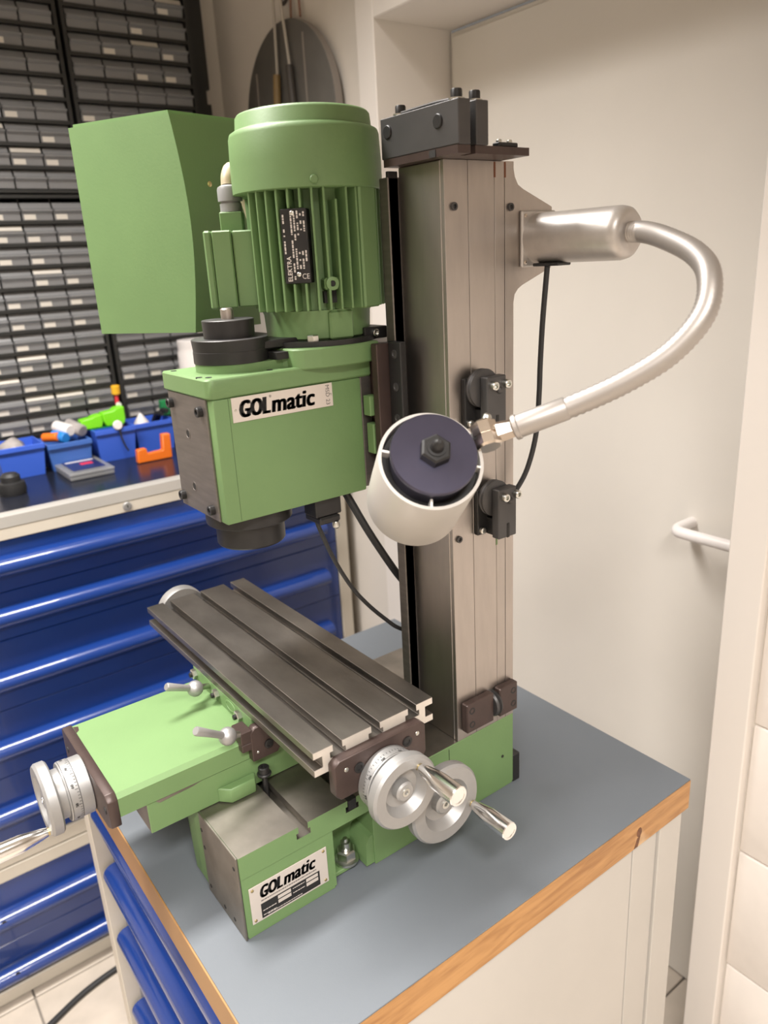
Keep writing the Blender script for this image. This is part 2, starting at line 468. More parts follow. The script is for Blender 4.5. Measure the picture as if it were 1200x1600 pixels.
# ------------------------------------------------------------------ parts organizers (4 columns x 11 rows)
XO = -1.445
PITCH, ROWS, COLS = 0.0488, 11, 4
def organizer(name, label, y0, y1, z0, flip):
    t = thing(name, label, 'parts organizer', (-1.5, (y0 + y1)/2, z0), 'small parts organizers on the left wall')
    z1 = z0 + PITCH*ROWS + 0.016
    cw = (y1 - y0 - 0.020) / COLS
    bm = NEW()
    mbox(bm, XW + 0.002, XW + 0.006, y0, y1, z0, z1)
    mbox(bm, XW + 0.006, XO + 0.004, y0, y0 + 0.008, z0, z1); mbox(bm, XW + 0.006, XO + 0.004, y1 - 0.008, y1, z0, z1)
    mbox(bm, XW + 0.006, XO + 0.004, y0 + 0.008, y1 - 0.008, z0, z0 + 0.007); mbox(bm, XW + 0.006, XO + 0.004, y0 + 0.008, y1 - 0.008, z1 - 0.007, z1)
    for k in range(1, ROWS):
        zz = z0 + 0.008 + PITCH*k
        mbox(bm, XW + 0.006, XO + 0.003, y0 + 0.008, y1 - 0.008, zz - 0.0068, zz + 0.0005)
    for c in range(1, COLS):
        yy = y0 + 0.010 + cw*c
        mbox(bm, XW + 0.006, XO - 0.012, yy - 0.0012, yy + 0.0012, z0 + 0.008, z1 - 0.008)
    obj('frame', bm, FRAMEBLK, t)
    cb = NEW()
    src = card = None
    for k in range(ROWS):
        for c in range(COLS):
            yc = y0 + 0.010 + cw*(c + 0.5); zb = z0 + 0.008 + PITCH*k
            zc = zb + 0.0225
            pos = (XO - 0.045, yc, zc)
            if src is None:
                bm = NEW(); a = yc - cw/2 + 0.0022; b = yc + cw/2 - 0.0022
                prism(bm, [(XO - 0.098, zb + 0.001), (XO + 0.001, zb + 0.001), (XO + 0.001, zb + 0.017), (XO + 0.010, zb + 0.0215), (XO + 0.010, zb + 0.0245),
                           (XO - 0.001, zb + 0.028), (XO - 0.007, zb + 0.040), (XO - 0.012, zb + 0.040), (XO - 0.006, zb + 0.030), (XO - 0.004, zb + 0.0045), (XO - 0.098, zb + 0.0045)], 'xz', a, b)
                d = src = obj('drawer', bm, CLEAR, t)
            else:
                d = dup(src, t, WO[src] + Vector((0, yc - y_first, zb - z_first)))
            if k == 0 and c == 0: y_first, z_first = yc, zb
            if random.random() < (0.85 if flip else 0.40):
                bm = NEW(); a = yc - cw*0.42
                wcard = 0.026
                mbox(bm, XO + 0.0012, XO + 0.0022, a, a + wcard, zb + 0.003, zb + 0.0145)
                obj('label_card', bm, CARD, d)
            if random.random() < 0.10:
                bm = NEW()
                prism(bm, [(XO - 0.0005, zb + 0.0285), (XO + 0.0012, zb + 0.0285), (XO - 0.0055, zb + 0.039), (XO - 0.0068, zb + 0.039)], 'xz', yc - cw*0.45, yc + cw*0.45)
                obj('name_strip', bm, CARD, d)
            for _ in range(3):
                a = yc + random.uniform(-0.42, 0.18)*cw; s = random.uniform(0.010, 0.022)
                hz = random.uniform(0.006, 0.022); xx = XO - random.uniform(0.010, 0.05)
                mbox(cb, xx - s*1.3, xx, a, a + s, zb + 0.005, zb + 0.005 + hz)
    o = obj('drawer_contents', cb, [CONT1, CONT2, CONT3], t, pick=lambda f: (int(f.calc_center_median().y*900) + int(f.calc_center_median().z*700)) % 3)
    o['kind'] = 'stuff'
    return t
organizer('parts_organizer', 'black organizer of clear drawers directly above the blue bins, left of the black post', 0.008, 0.314, 0.349, True)
organizer('parts_organizer', 'black organizer of clear drawers at the top left corner, stacked on another', 0.008, 0.314, 0.906, False)
organizer('parts_organizer', 'black organizer of clear drawers seen below the green belt guard', 0.323, 0.632, 0.349, False)
organizer('parts_organizer', 'black organizer of clear drawers above the green belt guard, beside the bare wall', 0.323, 0.632, 0.906, False)
# dark strip of panel behind the right organizers, with its notch
bm = NEW()
prism(bm, [(0.640, 0.60), (0.700, 0.60), (0.700, 1.130), (0.690, 1.130), (0.690, 1.165), (0.700, 1.165), (0.700, 1.60), (0.640, 1.60)], 'yz', XW + 0.001, XW + 0.060)
tag(obj('wall_panel', bm, FRAMEBLK), 'narrow dark upright panel on the wall right of the organizers', 'panel')

# ------------------------------------------------------------------ things on the dark worktop
ZT = 0.2780
def open_bin(name, label, y0, y1, xf, depth, h, m, taper=0.008):
    t = thing(name, label, 'storage bin', (xf - depth/2, (y0 + y1)/2, ZT), 'blue open storage bins on the worktop')
    def ring(z, off, f):
        return [(xf - depth + off, y0 + off), (xf - off*f, y0 + off), (xf - off*f, y1 - off), (xf - depth + off, y1 - off)]
    bm = NEW()
    lv = [(ZT, taper), (ZT + h, 0.0), (ZT + h, 0.0035), (ZT + 0.004, taper + 0.0035)]
    R = []
    for z, off in lv:
        R.append([bm.verts.new((x, y, z)) for x, y in ring(z, off, 1)])
    for A, B in zip(R, R[1:]):
        for k in range(4): bm.faces.new((A[k], A[(k+1) % 4], B[(k+1) % 4], B[k]))
    bm.faces.new(R[0][::-1]); bm.faces.new(R[-1])
    obj('tub', bm, m, t)
    bm = NEW()
    z = ZT + h
    mbox(bm, xf + 0.0005, xf + 0.004, y0, y1, z - 0.011, z + 0.001, 0.001)
    obj('front_rim', bm, m, t)
    return t
open_bin('storage_bin', 'blue storage bin nearest the left edge with grey bags inside', -0.016, 0.088, -1.320, 0.108, 0.075, BINBLUE)
open_bin('storage_bin', 'dusty blue storage bin holding clear tubes, second from the left', 0.093, 0.196, -1.320, 0.108, 0.066, BINBLUE2)
open_bin('storage_bin', 'blue storage bin under the lime green holder, third from the left', 0.206, 0.306, -1.320, 0.108, 0.080, BINBLUE)
open_bin('storage_bin', 'blue storage bin behind the orange bracket with a white cone inside', 0.309, 0.415, -1.335, 0.100, 0.078, BINBLUE)
def blob(name, label, cat, c, s, m, seed, rot=0.0, group=None, n=2, jag=0.25):
    rnd = random.Random(seed); bm = NEW()
    bmesh.ops.create_icosphere(bm, subdivisions=n, radius=1.0)
    Rz = Matrix.Rotation(rot, 3, 'Z')
    for v in bm.verts:
        k = 1 + rnd.uniform(-jag, jag)*0.5
        v.co = Vector(c) + Rz @ Vector((v.co.x*s[0]*k, v.co.y*s[1]*k, v.co.z*s[2]*k))
    return tag(obj(name, bm, m, sharp=60), label, cat, group)
blob('plastic_bag', 'crumpled grey plastic bag lying in the leftmost blue bin', 'bag', (-1.376, 0.028, 0.327), (0.038, 0.032, 0.040), GREYBAG, 3)
bm = NEW(); cyl(bm, (-1.385, 0.104, 0.352), (-1.345, 0.128, 0.356), 0.011, 14, 0.002)
tag(obj('marker_pen', bm, ORANGE), 'orange capped pen lying across the dusty blue bin', 'pen')
bm = NEW(); cyl(bm, (-1.375, 0.124, 0.356), (-1.335, 0.142, 0.352), 0.013, 14, 0.002)
tag(obj('glue_bottle', bm, CYANB), 'bright blue cap lying beside the orange pen in the dusty bin', 'cap')
for i, (a, b, rr) in enumerate((((-1.400, 0.140, 0.372), (-1.345, 0.158, 0.366), 0.015), ((-1.395, 0.166, 0.374), (-1.345, 0.186, 0.360), 0.015))):
    bm = NEW(); cyl(bm, a, b, rr, 18, 0.003)
    tag(obj('clear_tube', bm, GREYBAG if i else WHITEP), ('grey translucent tube right of the white one on the dusty blue bin' if i else 'whitish plastic tube lying on the dusty blue bin'), 'tube')
# lime holder: two scooped pockets
t = thing('tool_holder', 'lime green plastic holder with two scooped pockets on the third blue bin', 'tool holder', (-1.370, 0.245, 0.358))
for nm, ya, yb, zl, zr in (('pocket', 0.188, 0.240, 0.388, 0.392), ('pocket', 0.241, 0.296, 0.398, 0.404)):
    bm = NEW()
    prism(bm, [(ya + 0.006, 0.360), (yb - 0.004, 0.360), (yb, 0.372), (yb, zr), ((ya + yb)/2 + 0.008, zr - 0.002), ((ya + yb)/2, zl - 0.002), (ya, zl - 0.004), (ya, 0.374)], 'yz', -1.385, -1.352, 0.002)
    obj(nm, bm, LIME, t)
bm = NEW(); mbox(bm, -1.386, -1.352, 0.205, 0.288, 0.3575, 0.3605)
obj('base', bm, DKGREEN, t)
t = thing('glue_stick', 'thin red tube with yellow cap standing behind the lime green holder', 'glue tube', (-1.395, 0.296, 0.2785))
bm = NEW(); lathe(bm, (-1.395, 0.292, 0.2785), (0, 0.02, 1), [(0, 0.010), (0.105, 0.010), (0.110, 0.0055), (0.150, 0.005)], 14)
obj('tube', bm, RED, t)
bm = NEW(); cyl(bm, (-1.395, 0.2951, 0.429), (-1.394, 0.2955, 0.452), 0.011, 14, 0.002)
obj('cap', bm, YELLOW, t)
bm = NEW(); cyl(bm, (-1.3845, 0.2935, 0.404), (-1.381, 0.2935, 0.404), 0.007, 14)
obj('knob', bm, WHITEP, t)
# spoon-like gauge hanging over the third bin
t = thing('test_lead', 'pale round tipped lead hanging over the front of the third blue bin', 'test lead', (-1.314, 0.262, 0.32))
bm = NEW(); lathe(bm, (-1.318, 0.262, 0.366), (1, 0, 0.1), [(0, 0.011), (0.004, 0.012), (0.007, 0.010)], 16)
obj('disc', bm, WHITEP, t)
bm = NEW(); tube(bm, [(-1.312, 0.264, 0.357), (-1.311, 0.266, 0.335), (-1.311, 0.272, 0.312), (-1.311, 0.278, 0.300)], 0.0022, 8, 4)
obj('lead', bm, RUBBER, t)
bm = NEW(); lathe(bm, (-1.385, 0.345, 0.340), (0, 0, 1), [(0, 0.022), (0.012, 0.018), (0.034, 0.003)], 14)
tag(obj('white_cone', bm, WHITEP), 'small white cone in the blue bin behind the orange bracket', 'nozzle')
for i, (yy, zz) in enumerate(((0.382, 0.366), (0.396, 0.372))):
    bm = NEW(); tube(bm, [(-1.41, yy, zz - 0.03), (-1.385, yy + 0.006, zz), (-1.36, yy + 0.012, zz + 0.002)], 0.006, 8, 4)
    tag(obj('screwdriver', bm, RUBBER), ('dark tool handle nearest the green mill head in the last bin' if i else 'dark tool handle beside the white cone in the last bin'), 'tool')
bm = NEW(); mbox(bm, -1.40, -1.378, 0.402, 0.424, 0.357, 0.398, 0.003)
tag(obj('green_block', bm, DKGREEN), 'small dark green block on the last blue bin by the mill head', 'block')
# orange U bracket
bm = NEW()
prism(bm, [(0.276, 0.2785), (0.362, 0.2785), (0.364, 0.338), (0.344, 0.339), (0.341, 0.300), (0.302, 0.2975), (0.300, 0.312), (0.278, 0.311)], 'yz', -1.262, -1.243, 0.0015)
tag(obj('bracket', bm, ORANGE), 'orange plastic U-shaped bracket standing on the dark worktop', 'bracket')
# flat clear storage case
t = thing('sample_box', 'flat clear plastic box with printed insert lying on the dark worktop', 'box', (-1.285, 0.16, ZT))
ang = math.radians(0)
bm = NEW(); mbox(bm, -1.360, -1.200, 0.104, 0.204, ZT, ZT + 0.009, 0.002)
obj('tray', bm, CLEAR, t)
bm = NEW(); mbox(bm, -1.361, -1.199, 0.103, 0.205, ZT + 0.0095, ZT + 0.017, 0.002)
obj('lid', bm, CLEAR, t)
bm = NEW(); mbox(bm, -1.345, -1.222, 0.118, 0.192, ZT + 0.0172, ZT + 0.0178)
ins = obj('insert', bm, mat('navy_insert', (0.02, 0.025, 0.10), 0.3), t)
bm = NEW(); mbox(bm, -1.318, -1.309, 0.124, 0.188, ZT + 0.0178, ZT + 0.0182)
obj('stripe', bm, WHITEP, ins)
bm = NEW(); mbox(bm, -1.290, -1.270, 0.150, 0.178, ZT + 0.0178, ZT + 0.0182)
obj('stripe', bm, RED, ins)
# black knob with ribs
bm = NEW(); lathe(bm, (-1.20, -0.018, ZT), (0, 0, 1), [(0, 0.027), (0.012, 0.029), (0.026, 0.027), (0.028, 0.020), (0.040, 0.020), (0.046, 0.014)], 24)
tag(obj('clamping_knob', bm, RUBBER), 'round black knob at the left edge of the dark worktop', 'knob')
bm = NEW(); lathe(bm, (-1.370, 0.512, ZT), (0, 0, 1), [(0, 0.046), (0.004, 0.048), (0.235, 0.048), (0.243, 0.045), (0.250, 0.046), (0.266, 0.046), (0.268, 0.044)], 28)
tag(obj('white_canister', bm, WHITEP), 'white plastic canister behind the black spindle pulley', 'canister')

# ------------------------------------------------------------------ disc, loop and tools on the door wall
yd = YW - 0.030
t = thing('round_disc', 'large dark grey round disc hanging on the wall above the motor', 'disc', (-1.17, yd, 0.83))
bm = NEW(); lathe(bm, (-1.172, yd + 0.018, 1.045), (0, -1, 0), [(0, 0.203), (0.018, 0.203), (0.020, 0.200)], 72)
obj('plate', bm, [DISCEDGE, DISC], t, pick=lambda f: 1 if f.normal.y < -0.7 else 0)
for xs, z0_, z1_ in ((-1.305, 0.90, 1.165), (-1.080, 0.92, 1.205)):
    bm = NEW(); mbox(bm, xs - 0.003, xs + 0.003, yd - 0.0035, yd - 0.0015, z0_, z1_)
    obj('scribed_line', bm, DISCEDGE, t)
for i, (xa, za, xb, zb, m_, lab, kx) in enumerate((
        (-1.178, 1.300, -1.188, 1.130, BROWNGRIP, 'pale cord with brown grip hanging left on the dark disc', -0.010),
        (-1.150, 1.300, -1.128, 1.138, DARKGRIP, 'pale cord with dark grip hanging right on the dark disc', 0.014))):
    t2 = thing('hanging_tool', lab, 'hanging tool', (xb, yd - 0.02, 0.95))
    bm = NEW(); tube(bm, [(xa, yd - 0.012, za), ((xa + xb)/2, yd - 0.012, (za + zb)/2), (xb, yd - 0.012, zb)], 0.0035, 8, 3)
    obj('cord', bm, STRING, t2)
    bm = NEW(); tube(bm, [(xb, yd - 0.014, zb + 0.01), (xb + kx*0.4, yd - 0.016, zb - 0.05), (xb + kx, yd - 0.016, zb - 0.12), (xb + kx*0.5, yd - 0.016, zb - 0.2)], 0.009, 10, 4)
    obj('grip', bm, m_, t2)
t = thing('wire_hook', 'thin wire hook and reddish cords above the dark disc', 'hook', (-1.2, YW, 1.25))
bm = NEW(); tube(bm, [(-1.150, YW - 0.004, 1.355), (-1.170, YW - 0.010, 1.328), (-1.194, YW - 0.012, 1.300), (-1.188, YW - 0.012, 1.287), (-1.168, YW - 0.010, 1.297), (-1.150, YW - 0.008, 1.32)], 0.004, 8, 5)
obj('loop', bm, DARKGRIP, t)
for a, b in ((-1.150, -1.158), (-1.132, -1.116)):
    bm = NEW(); tube(bm, [(a, YW - 0.006, 1.38), (b, YW - 0.012, 1.245)], 0.003, 8, 2)
    obj('cord', bm, REDWIRE, t)

# ------------------------------------------------------------------ work bench: top and blue drawer cabinet
KX0, KX1, KY0, KY1 = -0.609, 0.0787, -0.1145, 0.5548
bt = thing('worktop', 'grey laminate bench top with orange wood edges under the mill', 'worktop', ((KX0 + KX1)/2, (KY0 + KY1)/2, -0.049))
bm = NEW(); mbox(bm, KX0, KX1, KY0 + 0.0013, KY1, -0.049, -0.0022)
co = obj('core', bm, WOOD, bt)
bm = NEW(); mbox(bm, KX0, KX1, KY0 - 0.0010, KY0 + 0.0012, -0.049, 0.0, 0.0004)
obj('front_lipping', bm, WOODPLAIN, bt)
bm = NEW(); mbox(bm, KX0 + 0.0004, KX1 - 0.0004, KY0 + 0.0013, KY1 - 0.0004, -0.0021, 0.0, 0.0003)
obj('laminate', bm, LAMINATE, bt)
bm = NEW(); lathe(bm, (KX1 - 0.0012, 0.438, -0.026), (1, 0, 0.0), [(0, 0.009), (0.0016, 0.007), (0.0018, 0.003)], 14)
for v in bm.verts: v.co.y = 0.438 + (v.co.y - 0.438)*0.75
obj('knot', bm, KNOT, co)
bm = NEW(); prism(bm, [(0.434, -0.034), (0.441, -0.033), (0.436, -0.0485), (0.428, -0.0485)], 'yz', KX1 - 0.001, KX1 + 0.0003)
obj('knot', bm, KNOT, co)
cx0, cx1, cy0, cy1 = -0.607, 0.064, -0.085, 0.552
bc = thing('bench_cabinet', 'beige workbench cabinet with blue drawers carrying the mill', 'drawer cabinet', ((cx0 + cx1)/2, 0.2, -0.85))
bm = NEW(); mbox(bm, cx0 + 0.004, cx1 - 0.004, cy0 + 0.012, cy1 - 0.002, -0.846, -0.0492)
obj('body', bm, PANEL, bc)
bm = NEW(); mbox(bm, cx1 - 0.0035, cx1 + 0.002, cy0, 0.444, -0.84, -0.0495, 0.001)
obj('side_panel', bm, PANEL, bc)
bm = NEW(); mbox(bm, cx1 - 0.0035, cx1 + 0.002, 0.4465, 0.500, -0.845, -0.0495, 0.001)
obj('side_panel', bm, PANEL, bc)
bm = NEW(); mbox(bm, cx1 - 0.0035, cx1 + 0.006, 0.502, 0.554, -0.85, -0.0495, 0.001)
obj('corner_post', bm, PANEL, bc)
for xa, xb in ((cx0, cx0 + 0.032), (cx1 - 0.042, cx1 - 0.0005)):
    bm = NEW(); mbox(bm, xa, xb, cy0 - 0.028, cy0 + 0.010, -0.85, -0.0495, 0.001)
    obj('corner_post', bm, BEIGE, bc)
bm = NEW(); mbox(bm, cx0 + 0.0325, cx1 - 0.0425, cy0 - 0.028, cy0 + 0.010, -0.0590, -0.0495, 0.001)
obj('top_rail', bm, BEIGE, bc)
zz = -0.061
for hgt in (0.125, 0.125, 0.155, 0.185, 0.195):
    bm = NEW(); mbox(bm, cx0 + 0.034, cx1 - 0.044, cy0 - 0.003, cy0 + 0.010, zz - hgt + 0.003, zz, 0.001)
    d = obj('drawer', bm, BLUE, bc)
    hz = zz - hgt*0.45
    prof = [(cy0 - 0.006 - 0.019*math.cos(-PI/2 + PI*k/10), hz + 0.020*math.sin(-PI/2 + PI*k/10)) for k in range(11)] + [(cy0 - 0.003, hz + 0.02), (cy0 - 0.003, hz - 0.02)]
    bm = NEW(); prism(bm, prof, 'yz', cx0 + 0.040, cx1 - 0.050)
    obj('handle', bm, BLUE, d)
    zz -= hgt
# floor cable
bm = NEW(); tube(bm, [(-0.975, 0.10, -0.843), (-0.970, 0.02, -0.843), (-0.965, -0.058, -0.843), (-0.950, -0.136, -0.843), (-0.919, -0.215, -0.843), (-0.87, -0.33, -0.843), (-0.80, -0.5, -0.843)], 0.0068, 10, 6)
tag(obj('floor_cable', bm, RUBBER), 'black cable lying across the beige floor tiles', 'cable')

# ------------------------------------------------------------------ the milling machine
mm = thing('milling_machine', 'green benchtop milling machine with steel column standing on the grey bench', 'milling machine', (-0.20, 0.12, 0.0))
BX1 = -0.0791; BZ = 0.1148; BY0 = -0.0605
# --- base casting
bm = NEW()
prism(bm, [(-0.221, BY0 + 0.001), (BX1 - 0.0015, BY0 + 0.001), (BX1 - 0.0015, 0.0600), (-0.118, 0.0600), (-0.118, 0.1165), (-0.33, 0.1165), (-0.33, -0.028)], 'xy', 0.0035, 0.0845)
base = obj('base', bm, GREEN, mm)
bm = NEW()
prof = [(BY0 + 0.0005, 0.0850), (BY0 + 0.0005, BZ), (0.0155, BZ), (0.0155, 0.1065), (0.0125, 0.1065), (0.0125, 0.0990), (0.0310, 0.0990), (0.0310, 0.1065), (0.0280, 0.1065), (0.0280, BZ),
        (0.0830, BZ), (0.0830, 0.1065), (0.0800, 0.1065), (0.0800, 0.0990), (0.0985, 0.0990), (0.0985, 0.1065), (0.0955, 0.1065), (0.0955, BZ), (0.1165, BZ), (0.1165, 0.0850)]
prism(bm, prof, 'yz', -0.330, BX1)
obj('slotted_bed', bm, [GREEN, WAY], base, pick=lambda f: 1 if (f.normal.z > 0.9 or abs(f.normal.y) > 0.9 and f.calc_center_median().y > -0.05) else 0)
bm = NEW(); mbox(bm, -0.330, BX1, 0.1170, 0.361, 0.0035, BZ, 0.0006)
obj('column_foot', bm, [GREEN, WAY], base, pick=lambda f: 1 if f.normal.z > 0.9 else 0)
bm = NEW()   # cast fillets of the foot recess
prism(bm, [(0.060, 0.0035), (0.096, 0.0035), (0.096, 0.0095), (0.060, 0.0095)], 'yz', -0.118, BX1 - 0.012, 0.001)
prism(bm, [(0.105, 0.0035), (0.117, 0.0035), (0.117, 0.046), (0.111, 0.044), (0.106, 0.034)], 'yz', -0.118, BX1 - 0.002)
obj('recess_web', bm, GREEN, base)
bm = NEW(); prism(bm, [(-0.222, -0.0588), (-0.179, BY0 - 0.0), (-0.179, BY0 + 0.01), (-0.222, BY0 + 0.02)], 'xy', 0.002, BZ - 0.003, 0.002)
obj('front_corner', bm, GREEN, base)
bm = NEW(); mbox(bm, -0.178, BX1 - 0.0012, BY0 - 0.002, BY0 + 0.0004, 0.0005, BZ, 0.0004)
fp = obj('front_plate', bm, WAY, base, label='bare worn steel plate with holes')
for x, z in ((-0.174, 0.092), (-0.172, 0.068), (-0.088, 0.097), (-0.170, 0.012), (-0.132, 0.010), (-0.106, 0.012)):
    bm = NEW(); cyl(bm, (x, BY0 - 0.0024, z), (x, BY0 - 0.001, z), 0.0026, 12)
    obj('hole', bm, HOLE, fp)
bm = NEW(); mbox(bm, BX1 - 0.0010, BX1 + 0.0004, 0.2425, 0.2432, 0.004, BZ - 0.004)
obj('seam', bm, HOLE, base)
bm = NEW(); cyl(bm, (BX1 - 0.001, 0.340, 0.054), (BX1 + 0.0008, 0.340, 0.054), 0.0022, 12)
obj('hole', bm, HOLE, base)
bm = NEW(); mbox(bm, -0.105, -0.0788, 0.3610, 0.3745, 0.0005, 0.045, 0.001)
obj('rear_foot', bm, BLACK, base)
bm = NEW(); mbox(bm, -0.300, -0.088, 0.02, 0.05, 0.0005, 0.0036); mbox(bm, -0.300, -0.088, 0.30, 0.34, 0.0005, 0.0036)
mbox(bm, -0.200, BX1 - 0.002, BY0 + 0.002, 0.058, 0.0006, 0.0034); mbox(bm, -0.2, BX1 - 0.001, 0.118, 0.36, 0.0006, 0.0034)
obj('foot_pad', bm, GREEN, base)
# levelling bolt in the recess
bm = NEW(); lathe(bm, (-0.100, 0.088, 0.0095), (0, 0, 1), [(0, 0.0135), (0.002, 0.0150), (0.005, 0.0150), (0.0065, 0.0110)], 24)
nb = obj('levelling_bolt', bm, ZINC, base)
bm = NEW(); lathe(bm, (-0.100, 0.088, 0.016), (0, 0, 1), [(0, 0.0125), (0.011, 0.0125), (0.013, 0.0105)], 6)
obj('nut', bm, ZINC, nb)
bm = NEW(); lathe(bm, (-0.100, 0.088, 0.029), (0, 0, 1), [(0, 0.0062), (0.003, 0.0066), (0.010, 0.0062), (0.011, 0.0035), (0.015, 0.003)], 16)
obj('stud', bm, ZINC, nb)
# base name plate
XP = BX1 - 0.0012
bm = NEW(); mbox(bm, XP, XP + 0.0012, -0.0525, 0.0490, 0.0180, 0.0682, 0.0003)
npb = obj('name_plate', bm, PLATE, base, label='silver name plate lettered GOLmatic')
X2 = XP + 0.00135
U, V = (0, 1, 0), (0, 0, 1)
logo(npb, X2, -0.0400, 0.0478, 0.0735, 0.0165, 0.24, 0.0016)
bm = NEW(); mbox(bm, XP + 0.0012, XP + 0.0014, -0.0405, 0.0370, 0.0205, 0.0405)
obj('print_panel', bm, INK, npb)
bm = NEW()
for (a, b, c, d) in ((-0.019, -0.002, 0.0345, 0.0390), (-0.019, -0.002, 0.0285, 0.0330), (0.0185, 0.0345, 0.0345, 0.0390), (0.0185, 0.0345, 0.0285, 0.0330)):
    mbox(bm, X2, X2 + 0.0001, a, b, c, d)
obj('blank_field', bm, PLATE, npb)
obj('lettering', text_bm('MODELL', (X2, -0.0385, 0.0355), U, V, 0.0150, 0.0026), WHITEPRINT, npb)
obj('lettering', text_bm('CE', (X2, 0.0265, 0.0220), U, V, 0.0085, 0.0050), WHITEPRINT, npb)
bm = NEW(); rnd = random.Random(5)
def dashes(bm, x, ya, yb, z, h):
    y = ya
    while y < yb:
        L = rnd.uniform(0.0012, 0.0035); L = min(L, yb - y)
        mbox(bm, x, x + 0.0001, y, y + L, z, z + h); y += L + 0.0006
for z in (0.0296, 0.0235): dashes(bm, X2, -0.0385, -0.0215, z, 0.0011)
for z in (0.0362, 0.0300): dashes(bm, X2, 0.0005, 0.0165, z, 0.0011)
dashes(bm, X2, -0.033, 0.012, 0.0222, 0.0010)
obj('small_print', bm, WHITEPRINT, npb)
bm = NEW(); dashes(bm, X2, -0.0395, 0.0330, 0.0440, 0.0013)
obj('small_print', bm, PRINTGREY, npb)
for y, z in ((-0.0485, 0.0640), (0.0445, 0.0640), (-0.0485, 0.0220), (0.0445, 0.0220)):
    bm = NEW(); lathe(bm, (XP + 0.0012, y, z), (1, 0, 0), [(0, 0.0020), (0.0006, 0.0017), (0.0010, 0.0007)], 12)
    obj('rivet', bm, BRASS, npb)
# T-bolt standing in the front slot of the bed
bm = NEW()
lathe(bm, (-0.1660, 0.0215, 0.1002), (0, 0, 1), [(0, 0.0035), (0.034, 0.0035)], 12)
lathe(bm, (-0.1660, 0.0215, 0.1330), (0, 0, 1), [(0, 0.0085), (0.002, 0.0090), (0.0035, 0.0080)], 18)
lathe(bm, (-0.1660, 0.0215, 0.1365), (0, 0, 1), [(0, 0.0068), (0.007, 0.0068), (0.008, 0.0055), (0.008, 0.003), (0.0045, 0.003)], 18)
obj('clamping_bolt', bm, BLACK, mm)
bm = NEW(); mbox(bm, -0.0860, -0.0785, 0.0836, 0.0949, 0.1005, 0.1140); 
obj('slot_nut', bm, BLACK, base)

# --- saddle (cross slide)
SX1, SX0 = -0.1760, -0.3520
SZ = 0.1840
bm = NEW()
prism(bm, [(SX0, 0.1560), (SX1, 0.1560), (SX1, SZ - 0.0050), (SX1 - 0.005, SZ), (SX0 + 0.005, SZ), (SX0, SZ - 0.005)], 'xz', -0.1475, 0.190)
saddle = obj('saddle', bm, GREEN, mm)
bm = NEW()
mbox(bm, SX0 + 0.006, SX1 - 0.0015, -0.1180, 0.190, BZ + 0.0004, 0.1553, 0.001)
obj('lower_slide', bm, [GREEN, WAY], saddle, pick=lambda f: 1 if f.normal.y < -0.9 else 0)
bm = NEW()
prism(bm, [(SX1 - 0.0014, -0.036), (-0.1640, -0.024), (-0.1640, 0.0080), (SX1 - 0.0014, 0.0145)], 'xy', BZ + 0.0005, 0.1345, 0.0015)
obj('clamp_lug', bm, GREEN, saddle)
bm = NEW(); mbox(bm, SX0 + 0.002, -0.1790, 0.0185, 0.190, SZ - 0.0002, 0.2056, 0.0008)
gib = obj('table_guide', bm, GREEN, saddle)
for x, z in ((-0.3430, 0.1962), (-0.2740, 0.1965), (-0.2100, 0.1958)):
    bm = NEW(); lathe(bm, (x, 0.0183, z), (0, -1, 0), [(0, 0.0072), (0.0050, 0.0072), (0.0060, 0.0060)], 6)
    n_ = obj('gib_nut', bm, ZINC, gib)
    bm = NEW(); cyl(bm, (x, 0.0125, z), (x, 0.0092, z), 0.0034, 14, 0.0006)
    obj('gib_screw', bm, BLACK, n_)
bm = NEW()
lathe(bm, (-0.235, 0.0183, 0.1965), (0, -1, 0), [(0, 0.0070), (0.001, 0.0070), (0.0013, 0.0054), (0.0009, 0.0052)], 24)
for v in bm.verts: v.co.x = -0.235 + (v.co.x + 0.235)*2.0
obj('cast_mark', bm, GREEN, gib)
def ball_lever(name, stud, c, tip, rb, parent):
    bm = NEW(); cyl(bm, stud, c, 0.0042, 12)
    L = obj(name, bm, ZINC, parent)
    bm = NEW(); ball(bm, c, rb); obj('ball', bm, ALU, L)
    d = Vector(tip) - Vector(c)
    bm = NEW(); lathe(bm, c, d, [(0, 0.0040), (d.length*0.55, 0.0045), (d.length - 0.002, 0.0054), (d.length, 0.0042)], 16)
    obj('lever_arm', bm, ALU, L)
    return L
ball_lever('clamping_lever', (-0.2995, 0.0184, 0.1965), (-0.2850, -0.0060, 0.2090), (-0.2800, -0.0440, 0.2290), 0.0105, saddle)
bm = NEW(); mbox(bm, -0.1900, -0.1648, -0.0030, 0.0120, SZ + 0.0003, 0.2010, 0.001)
mbox(bm, SX1 + 0.0004, -0.1648, -0.0030, 0.0120, 0.1740, SZ + 0.0003, 0.001)
bk = obj('clamp_block', bm, BROWN, saddle)
ball_lever('clamping_lever', (-0.1690, -0.0030, 0.1990), (-0.1665, -0.0180, 0.2050), (-0.1540, -0.0590, 0.2370), 0.0108, saddle)
bm = NEW(); prism(bm, [(0.0090, 0.1570), (0.0420, 0.1570), (0.0480, 0.1640), (0.0480, 0.2020), (0.0150, 0.2020), (0.0090, 0.1960)], 'yz', SX1 + 0.0004, -0.1640, 0.001)
st = obj('stop_plate', bm, BROWN, saddle)
socket_screw(st, (-0.1640, 0.0310, 0.1740), (1, 0, 0), 0.0058, 0.0020)
bm = NEW(); lathe(bm, (-0.1640, 0.0165, 0.1680), (1, 0, 0), [(0, 0.0018), (0.0006, 0.0012)], 10)
obj('pin', bm, ZINC, st)
